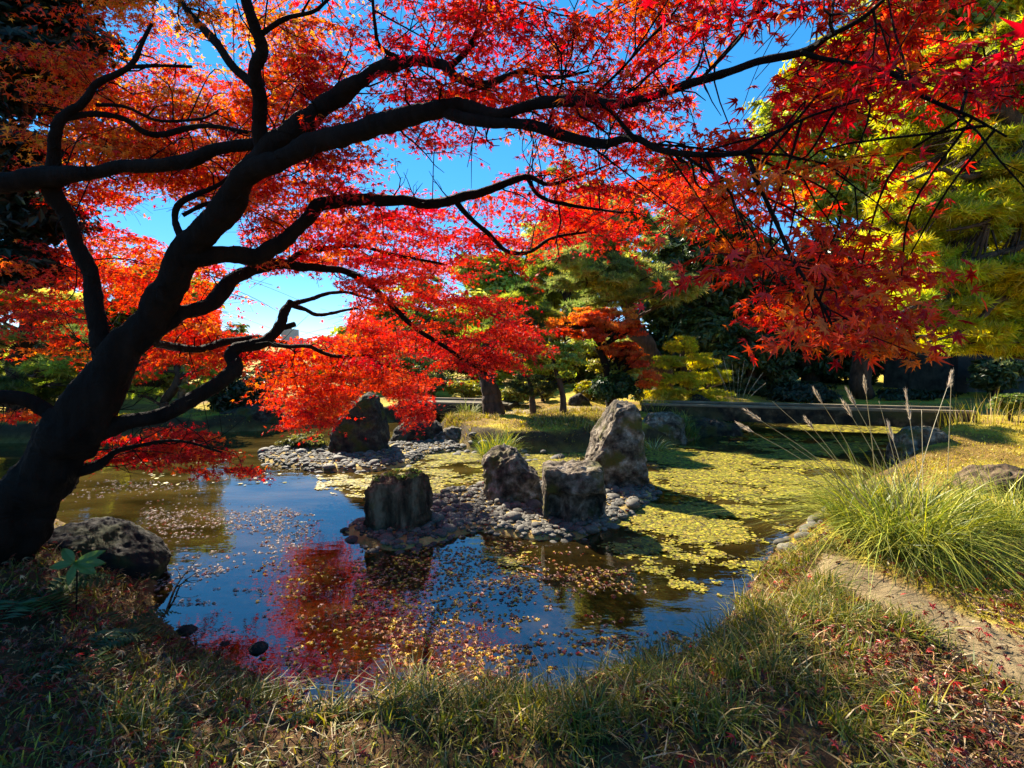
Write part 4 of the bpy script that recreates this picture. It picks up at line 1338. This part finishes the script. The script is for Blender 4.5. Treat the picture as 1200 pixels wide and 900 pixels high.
shrub("yellow low shrub on the far left shore", 228, 492, 12.6, 24, 9, (.36, .33, .04), .05, seed=11)
shrub("dark low shrub under the evergreens beyond the stone bridge", 940, 462, 15, 50, 16, (.02, .03, .01), .08, m=M_DARKLEAF, seed=12)
shrub("leafy mid-green bush hiding part of the low grey building", 1165, 440, 14.5, 34, 22, (.06, .08, .02), .09, m=M_DARKLEAF, seed=23)
shrub("dark low shrub in front of the low grey building", 1080, 466, 15, 46, 12, (.025, .035, .012), .08, m=M_DARKLEAF, seed=13)
shrub("yellow-green bush behind the umbrella-shaped pine", 606, 462, 13.5, 22, 12, (.30, .28, .04), .055, seed=14)

# ------------------------------------------------------------------ buildings and lantern
bh = thing("house", (*D(1150, 470, 16.5)[:2], .5), "low grey building half hidden in shade under the right-hand trees", "building")
cx, cyy = D(1160, 440, 17)[:2]
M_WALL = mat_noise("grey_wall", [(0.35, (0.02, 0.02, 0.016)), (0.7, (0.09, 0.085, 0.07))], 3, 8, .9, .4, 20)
M_DWOOD = mat_noise("dark_wood", [(0.3, (0.012, 0.010, 0.009)), (0.7, (0.035, 0.028, 0.022))], 8, 8, .8, .4, 20)
mb = MB(); mb.box((cx, cyy, 1.2), (5.2, 2.6, 1.9)); mb.build("wall", M_WALL, bh)
mb = MB(); mb.box((cx, cyy, 2.28), (5.9, 3.3, .24), bev=.05); mb.build("roof", M_DWOOD, bh)
for dx in (-2.3, -.9, .6, 2.2):
    mb = MB(); mb.box((cx + dx, cyy - 1.45, 1.15), (.34, .26, 1.98)); mb.build("post", M_DWOOD, bh)
for dx in (-1.6, 1.4):
    mb = MB(); mb.box((cx + dx, cyy - 1.31, 1.35), (.8, .07, .7)); w_ = mb.build("window", M_DWOOD, bh)
    mb = MB(); mb.box((cx + dx, cyy - 1.352, 1.35), (.68, .02, .58), bev=0); mb.build("pane", M_WALL, w_)

M_CONC = mat_noise("far_concrete", [(0.3, (0.2, 0.21, 0.23)), (0.7, (0.32, 0.33, 0.35))], .2, 5, .9, 0)
p = D(340, 395, 260)
bt = thing("apartment_building", (p[0], p[1], 1), "tiny grey apartment tower on the skyline above the red leaves", "building")
mb = MB(); mb.box((p[0], p[1], 7), (6.5, 6, 14.5), bev=0); mb.build("wall", M_CONC, bt)
mb = MB(); mb.box((p[0] + 5.2, p[1], 4.5), (4, 6, 10), bev=0); mb.build("wall", M_CONC, bt)
mb = MB(); mb.box((p[0] - .8, p[1], 14.95), (2.5, 3, 1.4), bev=0); mb.build("roof", M_CONC, bt)

p = D(214, 488, 13.2)
ln = thing("stone_lantern", (p[0], p[1], height(p[0], p[1])), "small grey stone lantern on the far left bank among clipped plants", "lantern")
z0 = float(height(p[0], p[1]))


def lathe(mb, c, prof, sides=8):
    a = np.linspace(0, 2 * math.pi, sides, endpoint=False)
    v = np.array([[(c[0] + r * math.cos(t), c[1] + r * math.sin(t), c[2] + z) for t in a] for r, z in prof]).reshape(-1, 3)
    tr = []
    for i in range(len(prof) - 1):
        for j in range(sides):
            j2 = (j + 1) % sides
            tr += [(i * sides + j, i * sides + j2, (i + 1) * sides + j2), (i * sides + j, (i + 1) * sides + j2, (i + 1) * sides + j)]
    mb.add(v, tr)


for nm, prof in (("base", [(.001, 0), (.26, 0), (.26, .12), (.16, .16), (.001, .16)]), ("post", [(.1, .162), (.085, .4), (.11, .5), (.001, .5)]),
                 ("lamp_box", [(.001, .502), (.2, .51), (.17, .57), (.15, .58), (.15, .76), (.001, .76)]), ("cap", [(.001, .762), (.29, .77), (.2, .85), (.06, .93), (.05, .98), (.001, 1.03)])):
    mb = MB(); lathe(mb, (p[0], p[1], z0), prof); mb.build(nm, M_ROCK, ln)


# ------------------------------------------------------------------ grasses
def blades(mb, base, h, lean, width, col, rg, segs=4, droop=1.0, mat=0):
    """Curved tapering blades. base (N,3), h (N), lean (N,2) horizontal reach at the tip."""
    n = len(base)
    t = np.linspace(0, 1, segs + 1)
    L = np.stack([lean[:, 0], lean[:, 1]], -1)
    hor = (t[None] ** 1.7)[..., None] * L[:, None]
    lm = np.linalg.norm(L, axis=1)
    z = h[:, None] * (t[None] - 0.36 * droop * (lm / (h + 1e-6)).clip(0, 1.6)[:, None] * t[None] ** 2.6)
    C = np.concatenate([base[:, None, :2] + hor, base[:, None, 2:] + z[..., None]], -1)
    a = rg.uniform(0, 2 * math.pi, n)
    side = np.stack([np.cos(a), np.sin(a), np.zeros(n)], -1)
    w = width[:, None] * (1 - t[None] ** 1.5 * .97) * .5
    Lf = C - side[:, None] * w[..., None]
    Rt = C + side[:, None] * w[..., None]
    k_ = segs + 1
    v = np.stack([Lf, Rt], 2).reshape(n, k_ * 2, 3)
    tr = []
    for i in range(segs):
        tr += [(2 * i, 2 * i + 1, 2 * i + 3), (2 * i, 2 * i + 3, 2 * i + 2)]
    tr = np.array(tr)
    T = tr[None] + (np.arange(n) * k_ * 2)[:, None, None]
    mb.add(v.reshape(-1, 3), T.reshape(-1, 3), np.repeat(col[:, None], k_ * 2, 1).reshape(-1, 3), mat)


def pick(cols, w, n, rg, v=.25):
    i = rg.choice(len(cols), n, p=np.array(w) / np.sum(w))
    return np.clip(np.array(cols)[i] * np.exp(rg.normal(0, v, (n, 1))), .003, .9)


GR, OL, STR, YEL = (.095, .12, .016), (.17, .145, .022), (.36, .25, .10), (.36, .31, .035)


def sward(name, label, pts, hmin, hmax, w, cols, wts, seed, lean=.6):
    rg = np.random.default_rng(seed)
    n = len(pts)
    z = height(pts[:, 0], pts[:, 1])
    base = np.column_stack([pts, z - .01])
    h = rg.uniform(hmin, hmax, n) * (1 + .35 * n2(pts[:, 0], pts[:, 1], 2.2, 2, 4))
    a = rg.uniform(0, 6.28, n)
    ln_ = h * rg.uniform(.1, lean * 1.5, n)
    mb = MB()
    blades(mb, base, h, np.stack([np.cos(a) * ln_, np.sin(a) * ln_], -1), rg.uniform(.6, 1.3, n) * w, pick(cols, wts, n, rg), rg, 3)
    return tag(mb.build(name, M_GRASS), label, kind="stuff")


def sample(n, x0, x1, y0, y1, seed, cond):
    rg = np.random.default_rng(seed)
    out = []
    tot = 0
    while tot < n:
        p_ = np.column_stack([rg.uniform(x0, x1, n), rg.uniform(y0, y1, n)])
        k2 = cond(p_[:, 0], p_[:, 1], rg)
        out.append(p_[k2])
        tot += int(k2.sum())
    return np.vstack(out)[:n]


# near bank: thick tufts, clumped, thinner in the litter at the lower right
def near(x, y, rg):
    d = sdist(POND, x, y)
    m = (d > .03) & (sdist(PATHP, x, y) > .03) & (y < 4.6) & (x < 2.35)
    den = .75 + .5 * n2(x, y, 1.9, 3, 51)
    den = den * (1 - .7 * sm((x - 1.4) / .6) * sm((2.75 - y) / .5))      # leaf litter
    den = den * (1 - .55 * sm((-1.6 - x) / .8))                          # bare shade by the trunk
    den = np.where(d < .3, den * 1.3, den)
    return m & (rg.random(len(x)) < den)


sward("grass", "tangled green and straw-coloured grass over the near bank", sample(19000, -3.2, 2.4, 1.45, 4.6, 61, near), .03, .10, .0095, [GR, OL, STR, YEL, (.16, .09, .04)], [.28, .26, .2, .18, .08], 62, 1.1)
tuft_pts = sample(110, -1.6, 2.3, 1.9, 4.3, 63, near)
tp = np.repeat(tuft_pts, 60, 0) + np.random.default_rng(64).normal(0, .05, (110 * 60, 2))
sward("grass_tufts", "longer arching sedge growing through the near bank grass", tp, .09, .20, .0085, [GR, OL, STR, YEL], [.5, .25, .15, .1], 65, 1.1)


def mound(x, y, rg):
    d = sdist(POND, x, y)
    d = d - .30 * (y > 5.5) * (rg.random(len(x)) < .8) * (1 + .4 * n2(x, y, 2.0, 3, 44))
    return (d > .05) & ((y > 4.6) | ((x > 2.3 + .2 * (3.2 - y)) & (y > 1.6))) & (sdist(PATHP, x, y) > .05) & (rg.random(len(x)) < .55 + .45 * n2(x, y, 1.3, 3, 71)) & (np.abs(x) < y * 1.15 + 1)


sward("lawn_grass", "short yellow sunlit grass on the mounds around the pond", np.vstack([sample(60000, -9, 12, 4.6, 13.5, 72, mound), sample(9000, 2.2, 4.8, 1.6, 4.6, 74, mound)]), .02, .06, .015, [(.36, .30, .03), (.46, .36, .04), OL, STR, (.2, .10, .03)], [.36, .32, .12, .1, .1], 73, .9)


mt_pts = sample(260, -1.6, 2.6, 8.9, 12.0, 75, lambda x, y, rg: (sdist(POND, x, y) > .12) & (rg.random(len(x)) < .5 + n2(x, y, 1.1, 3, 76)))
sward("mound_tufts", "uneven straw and green tufts standing out of the grassy mound", np.repeat(mt_pts, 26, 0) + np.random.default_rng(77).normal(0, .045, (260 * 26, 2)), .06, .17, .014,
      [(.36, .30, .03), STR, OL, (.2, .11, .04), GR], [.28, .25, .2, .15, .12], 78, .9)


def clump(name, label, c, n, r, h0, h1, reach, w, cols, wts, seed, plumes=(), z=None, lit=None):
    rg = np.random.default_rng(seed)
    z = float(height(c[0], c[1])) if z is None else z
    t = thing(name, (c[0], c[1], z), label, "grass plant")
    a = rg.uniform(0, 6.28, n)
    rr = r * np.sqrt(rg.random(n))
    base = np.column_stack([c[0] + rr * np.cos(a), c[1] + rr * np.sin(a), np.full(n, z - .03)])
    base[:, 2] = np.maximum(height(base[:, 0], base[:, 1]) - .03, -.1) if z < 1 else base[:, 2]
    h = rg.uniform(h0 * .7, h1, n)
    a2 = a + rg.normal(0, .9, n)
    ln_ = reach * rg.uniform(.15, 1.0, n) ** .8 * np.where(rg.random(n) < .12, 1.45, 1)
    mb = MB()
    blades(mb, base, h, np.stack([np.cos(a2) * ln_, np.sin(a2) * ln_], -1), rg.uniform(.7, 1.3, n) * w, pick(cols, wts, n, rg, .3), rg, 7, 1.75)
    mb.build("foliage", M_GRASS, t)
    for (tip, foot, pl) in plumes:
        tip = np.asarray(tip)
        foot = np.asarray(foot)
        m = (tip + foot) / 2 + np.array([0, 0, .06 * np.linalg.norm(tip - foot)])
        path = catmull([foot, m, tip], 8)
        sb = MB()
        sb.tube(path, np.linspace(.0035, .0016, len(path)), 5, (.42, .36, .20))
        st = sb.build("flower_stalk", M_STRAW, t)
        if pl > 0:
            pb_ = MB()
            k_ = 160
            tt = rg.random(k_)
            i = (len(path) - 1) * (1 - tt * pl / np.linalg.norm(tip - foot))
            i0 = np.clip(i.astype(int), 0, len(path) - 2)
            b = path[i0] + (path[i0 + 1] - path[i0]) * (i - i0)[:, None]
            dd = (path[-1] - path[-3])
            dd = dd / np.linalg.norm(dd)
            e = b + dd * rg.uniform(.03, .07, (k_, 1)) + rg.normal(0, .0055, (k_, 3)) * (1 + tt[:, None])
            wv = rg.normal(0, .0016, (k_, 3))
            v = np.stack([b - wv, b + wv, e], 1).reshape(-1, 3)
            pb_.add(v, np.arange(k_ * 3).reshape(-1, 3), np.repeat(np.clip(np.array([(.52, .43, .32)]) * np.exp(rg.normal(0, .2, (k_, 1))), 0, .9), 3, 0))
            po = pb_.build("plume", M_STRAW)
            po.parent = st
            po.location = -np.asarray(t.location)
            po.matrix_parent_inverse.identity()
            po.location = (0, 0, 0)
    return t


PC = G(1066, 640, .42)[:2] + np.array([.12, .25])
PLL = [(877, 483, 3.3), (868, 498, 3.25), (956, 460, 3.5), (995, 461, 3.6), (990, 474, 3.4), (1013, 446, 3.6), (1062, 462, 3.7), (1042, 500, 3.8), (945, 492, 3.5), (1115, 440, 4.1)]
pls = []
for i, (u, v, Y) in enumerate(PLL):
    foot = np.array([PC[0] + (u - 1010) / 600 * .55, PC[1] + rng.uniform(-.2, .25), .4])
    pls.append((D(u, v, Y), foot, .13 if i != 6 else .22))
for (u, v, Y) in ((905, 470, 3.4), (925, 520, 3.4), (970, 500, 3.5), (1030, 470, 3.7), (1080, 480, 3.9), (895, 540, 3.3)):
    pls.append((D(u, v, Y), np.array([PC[0] + (u - 1010) / 600 * .55, PC[1] + rng.uniform(-.2, .25), .4]), 0))
pls.append(pls[9])
pls[-1] = (D(1115, 440, 4.1), D(1110, 570, 4.1), .12)
clump("pampas_grass", "big arching pampas grass clump with thin plumes at the pond's right bank", PC, 1750, .42, .40, .80, .95, .0085, [(.30, .29, .03), (.18, .22, .03), (.38, .35, .06), GR], [.34, .36, .15, .15], 81, pls)
PC2 = G(1190, 640, .42)[:2] + np.array([.3, .3])
clump("pampas_grass", "plumeless grass clump cut by the right edge beside the pampas grass", PC2, 700, .3, .4, .75, .75, .008, [(.30, .29, .03), (.18, .22, .03), (.38, .35, .06), GR], [.34, .36, .15, .15], 82)
PC3 = D(862, 475, 12.4)
pl3 = [(D(u, v, 12.3 + (u % 3) * .1), np.array([PC3[0] + (u - 860) / 600 * 3, PC3[1], .5]), .5) for u, v in ((836, 424), (848, 420), (872, 424), (885, 428), (893, 438), (866, 432), (858, 428), (880, 442), (896, 450), (842, 434))]
clump("plumed_grass", "feathery plumed grass clump behind the stone bridge beside the clipped pine", PC3[:2], 420, .35, .5, .9, .9, .016, [YEL, (.30, .30, .12), GR], [.4, .3, .3], 83, pl3)
clump("sedge_tuft", "bright green sedge tuft on the front of the grassy mound", G(583, 517, .25)[:2], 420, .28, .45, .75, .5, .014, [(.20, .24, .04), YEL, (.11, .17, .04)], [.5, .3, .2], 84)
clump("sedge_tuft", "pale sedge tuft hanging beside the tallest islet boulder", G(768, 520, .1)[:2], 130, .15, .3, .5, .5, .014, [(.35, .36, .16), YEL], [.6, .4], 85, z=.25)
clump("sedge_tuft", "green sedge tuft on the bank below the bridge end", D(800, 500, 10.6)[:2], 260, .3, .3, .5, .45, .014, [(.12, .19, .04), GR, YEL], [.5, .3, .2], 86)
clump("sedge_tuft", "yellow sedge tuft behind the dark bush on the far lawn", D(768, 475, 12.0)[:2], 260, .3, .4, .75, .5, .015, [YEL, (.36, .36, .06)], [.5, .5], 87)
clump("sedge_tuft", "straw-coloured sedge at the far end of the pale-topped bridge", D(548, 490, 12.0)[:2], 150, .2, .35, .6, .5, .014, [(.3, .3, .14), GR], [.5, .5], 88)
clump("sedge_tuft", "thin upright sedge on the right lawn near the bridge end", D(1150, 482, 9.0)[:2], 120, .7, .35, .75, .25, .012, [YEL, STR], [.6, .4], 89)

clump("dry_reed", "dry straw-coloured stalks standing in the duckweed behind the flat-topped boulder", G(662, 545, .0)[:2], 60, .35, .12, .34, .08, .008, [STR, (.45, .38, .22)], [.5, .5], 90, z=0.0)
tb = MB()  # solid twig added to stand for dark twig reflections by the shore
tw0 = catmull([np.array([*G(190, 728)[:2], -.02]), np.array([*G(203, 700)[:2], .03]), np.array([*G(212, 682)[:2], .02]), np.array([*G(230, 664)[:2], .05])], 6)
tb.tube(tw0, np.linspace(.009, .003, len(tw0)), 6)
for i, dv in ((8, (.10, .05, .02)), (12, (-.08, .08, .03)), (14, (.09, .0, .0))):
    tb.tube(catmull([tw0[i], tw0[i] + np.array(dv) * .6 + [0, 0, .02], tw0[i] + np.array(dv) * 1.4], 4), np.linspace(.004, .0015, 9), 5)
tag(tb.build("reflection_twig", M_BARK), "thin dark forked twig added in the water as a twig reflection near the shore stones", "branch")

# plants on the stump-like boulder
q = D(468, 556, 5.05)
pt = thing("boulder_plant", (q[0], q[1], q[2]), "small ferny plant rooted on top of the brown stump-like boulder", "plant")
mb = MB()
rg = np.random.default_rng(91)
for c_ in ((440, 560), (455, 556), (470, 555), (488, 552), (482, 560), (462, 566)):
    cc = D(c_[0], c_[1], 5.0 + rg.uniform(-.05, .15))
    leaves(mb, cc, (.10, .10, .05), 90, "leaf", (.20, .24, .05), .022, rg, 0)
mb.build("foliage", M_LEAF, pt)

# broad-leaved sapling and ferns in front of the black boulder
pb0 = D(88, 688, 2.75)
sp = thing("leafy_sapling", (pb0[0], pb0[1], pb0[2] - .12), "small sapling with six pointed oval green leaves before the black boulder", "plant")
mb = MB()
hub = D(88, 660, 2.75)
mb.tube(catmull([pb0 - np.array([0, 0, .15]), (pb0 + hub) / 2 + np.array([.01, 0, 0]), hub], 6), np.linspace(.005, .003, 13), 6)
mb.build("stem", M_BARK, sp)
OV = []
for s_ in np.linspace(0, 1, 9):
    wd = .19 * math.sin(math.pi * min(1, s_ * .96 + .02)) ** .9
    OV.append([(s_, -wd, -.12 * s_ * s_ + .05), (s_, 0, -.12 * s_ * s_), (s_, wd, -.12 * s_ * s_ + .05)])
OV = np.array(OV).reshape(-1, 3)
OT = []
for i in range(8):
    for j in (0, 1):
        a_ = i * 3 + j
        OT += [(a_, a_ + 1, a_ + 4), (a_, a_ + 4, a_ + 3)]
OT = np.array(OT)
for (u, v, l) in ((112, 652, .15), (98, 638, .14), (66, 658, .13), (70, 645, .14), (106, 668, .14), (82, 672, .12)):
    e = D(u, v, 2.70)
    hd = (e - hub)[None]
    mb = MB()
    mb.inst(OV, OT, axes(np.array([[0.1, -.75, .7]]), hd, [l]), hub[None], np.array([(.10, .17, .025)]))
    mb.build("leaf", M_LEAF, sp)


def fern(label, c, n, length, seed):
    rg = np.random.default_rng(seed)
    t = thing("fern", c, label, "fern")
    mb = MB()
    for i in range(n):
        a = rg.uniform(0, 6.28)
        L_ = length * rg.uniform(.7, 1.2)
        s_ = np.linspace(0, 1, 16)
        path = np.column_stack([c[0] + math.cos(a) * s_ * L_, c[1] + math.sin(a) * s_ * L_, c[2] + L_ * (0.75 * s_ - .75 * s_ ** 2.0)])
        mb.tube(path, .0018, 3, (.05, .06, .02), 0, False)
        P = np.repeat(path[2:], 2, 0)
        sd = np.tile([1., -1.], 14)
        side = np.stack([-math.sin(a) * sd, math.cos(a) * sd, np.full(28, -.1)], -1)
        sz = np.repeat(L_ * .16 * np.sin(np.pi * (s_[2:] * .8 + .15)), 2)
        mb.inst(QUAD[0] * [1, .55, 1] + [.9, 0, 0], QUAD[1], axes(np.tile([0, 0, 1.], (28, 1)) + rg.normal(0, .1, (28, 3)), side, sz), P, jitter((.06, .09, .02), 28, .15, .08, rg))
    mb.build("fronds", M_LEAF, t)


def hz(px, py):
    q_ = G(px, py, .3)
    return np.array([q_[0], q_[1], float(height(q_[0], q_[1]))])


fern("dark fern reaching over the water below the black boulder", hz(140, 722), 11, .34, 92)
fern("shaded fern at the foot of the maple trunk", hz(40, 720), 12, .36, 93)
fern("small fern in deep shade at the lower left", hz(95, 770), 9, .26, 94)

# ------------------------------------------------------------------ fallen leaves, floating leaves, duckweed
def lay(mb, xy, z, size, cols, wts, rg, tilt=.35, tmpl=None):
    n = len(xy)
    if tmpl is None:
        w_ = rg.integers(0, 3, n)
        for q_, tm in enumerate((STAR5, STAR7V[1], STAR7V[3])):
            lay(mb, xy[w_ == q_], np.broadcast_to(z, n)[w_ == q_], size, cols, wts, rg, tilt, tm)
        return
    nor = np.array([0, 0, 1.]) + rg.normal(0, tilt, (n, 3))
    mb.inst(*tmpl, axes(nor, rg.normal(size=(n, 3)), size * rg.uniform(.45, 1.25, n)), np.column_stack([xy, np.broadcast_to(z, n)]), pick(cols, wts, n, rg, .3))


LITC = [(.30, .02, .012), (.16, .03, .015), (.22, .10, .04), (.40, .22, .10), (.07, .035, .02)]


def litter(x, y, rg):
    d = sdist(POND, x, y)
    den = .25 + .35 * n2(x, y, 1.7, 3, 101) + .75 * sm((x - 1.2) / .6) * sm((3.0 - y) / .6) + .3 * sm((-1.2 - x) / .5)
    den = np.where(sdist(PATHP, x, y) < .05, den * .3, den)
    return (d > .01) & (rg.random(len(x)) < den)


rg = np.random.default_rng(102)
xy = sample(8200, -3.4, 3.6, 1.45, 4.4, 103, litter)
mb = MB()
lay(mb, xy, height(xy[:, 0], xy[:, 1]) + rg.uniform(.008, .075, len(xy)), .030, LITC, [.2, .28, .2, .08, .24], rg, .6)
for P_, n_ in ((ISLET, 240), (SPIT, 120)):
    q = rg.uniform(P_.min(0), P_.max(0), (n_ * 2, 2))
    q = q[inside(P_, q[:, 0], q[:, 1])]
    lay(mb, q, height(q[:, 0], q[:, 1]) + rg.uniform(.03, .075, len(q)), .026, LITC + [(.40, .25, .05)], [.2, .2, .2, .15, .1, .15], rg, .5)
# dry blades lying about
xy = sample(1500, -1.5, 3.6, 1.5, 4.0, 104, litter)
a = rg.uniform(0, 6.28, len(xy))
ln_ = rg.uniform(.06, .2, len(xy))
blades(mb, np.column_stack([xy, height(xy[:, 0], xy[:, 1]) + .02]), rg.uniform(.01, .05, len(xy)), np.stack([np.cos(a) * ln_, np.sin(a) * ln_], -1), rg.uniform(.005, .011, len(xy)),
       pick([STR, (.45, .33, .18), (.2, .12, .05)], [.5, .25, .25], len(xy), rg), rg, 3, 0.0)
tag(mb.build("fallen_leaves", M_LITTER), "fallen red and brown maple leaves littering the near bank", kind="stuff")


def onwater(x, y):
    return (sdist(POND, x, y) < -.01) & (sdist(ISLET, x, y) > 0) & (sdist(SPIT, x, y) > 0)


def floaters(polys, seed, ew=.7, ea=.9):
    rg = np.random.default_rng(seed)
    out = []
    for poly, n, thr, sc in polys:
        W = gp(poly)
        lo, hi = W.min(0), W.max(0)
        p_ = rg.uniform(lo, hi, (n * 6, 2))
        sd_ = -sdist(W, p_[:, 0], p_[:, 1])
        edge = ea * (1 - sm(sd_ / ew))
        k2 = (sd_ > -.1) & onwater(p_[:, 0], p_[:, 1]) & (n2(p_[:, 0], p_[:, 1] * 1.6, sc, 6, 7) + .62 * n2(p_[:, 0], p_[:, 1] * 1.7, sc * 4.5, 3, 17) + rg.normal(0, .24, len(p_)) > thr + edge)
        out.append(p_[k2][:n])
    return np.vstack(out)


mb = MB()
rg = np.random.default_rng(110)
P1 = floaters([([(150, 600), (330, 590), (380, 620), (330, 660), (250, 680), (200, 700), (170, 650)], 1500, -.05, 1.6),
               ([(190, 690), (290, 690), (300, 750), (220, 750)], 260, .1, 2.2),
               ([(70, 560), (260, 560), (250, 590), (60, 600)], 300, .15, 1.5)], 111, .3, .35)
lay(mb, P1, .006, .024, [(.42, .34, .28), (.34, .24, .19), (.46, .40, .33), (.3, .08, .05)], [.4, .25, .28, .07], rg, .12)  # pale tints put the sun's glitter into these leaves' colour
P2 = floaters([([(300, 660), (480, 650), (540, 720), (520, 820), (400, 830), (320, 790)], 700, .0, 2.0),
               ([(430, 635), (700, 635), (760, 690), (660, 760), (520, 790), (430, 720)], 2800, -.18, 1.6),
               ([(560, 770), (700, 760), (820, 740), (790, 775), (690, 800), (570, 815)], 420, -.2, 2.0),
               ([(480, 760), (560, 780), (560, 815), (440, 820)], 260, -.3, 2.0)], 112, .25, .35)
lay(mb, P2, .006, .026, [(.40, .17, .07), (.52, .34, .04), (.26, .03, .02), (.42, .23, .16), (.22, .11, .03), (.10, .07, .03)], [.2, .32, .14, .1, .14, .1], rg, .12)
tag(mb.build("floating_leaves", M_LITTER), "fallen maple leaves drifting in patches on the pond", kind="stuff")

mb = MB()
DWP = [([(380, 552), (480, 545), (510, 530), (570, 532), (570, 568), (520, 575), (495, 590), (380, 575)], 17100, -.35, 1.1),
       ([(560, 530), (700, 528), (700, 565), (570, 570)], 11400, -.35, 1.1),
       ([(745, 522), (900, 528), (1000, 545), (1000, 575), (940, 600), (780, 580), (765, 560)], 36100, -.33, 1.1),
       ([(770, 585), (930, 580), (925, 640), (890, 670), (860, 690), (760, 640), (720, 620)], 17100, -.25, 1.4),
       ([(690, 640), (760, 630), (860, 690), (840, 720), (760, 690)], 4940, -.12, 1.6),
       ([(850, 497), (1095, 498), (1090, 520), (960, 545), (850, 530)], 17100, -.2, .8),
       ([(500, 640), (700, 636), (740, 640), (700, 680), (560, 690)], 2850, .12, 1.8),
       ([(120, 540), (330, 520), (330, 545), (380, 560), (300, 580), (120, 590)], 250, .45, 1.2)]
rg = np.random.default_rng(120)
P3 = floaters(DWP, 121)
n = len(P3)
dd = np.hypot(P3[:, 0], P3[:, 1])
OCT = (np.array([(math.cos(t) * (1 + .25 * math.cos(3 * t)), math.sin(t), 0) for t in np.linspace(0, 2 * math.pi, 7)[:-1]]), np.array([(0, 1, 2), (0, 2, 3), (0, 3, 4), (0, 4, 5)]))
mb.inst(*OCT, axes(np.array([0, 0, 1.]) + rg.normal(0, .06, (n, 3)), rg.normal(size=(n, 3)), .0031 * dd * rg.uniform(.4, 1.3, n)), np.column_stack([P3, rg.uniform(.004, .012, n)]),
        pick([(.26, .22, .016), (.18, .17, .016), (.30, .22, .03), (.11, .09, .02), (.07, .05, .02)], [.3, .28, .14, .17, .11], n, rg, .3))
tag(mb.build("duckweed", M_LITTER), "yellow-green duckweed spread over the sunlit pond", kind="stuff")
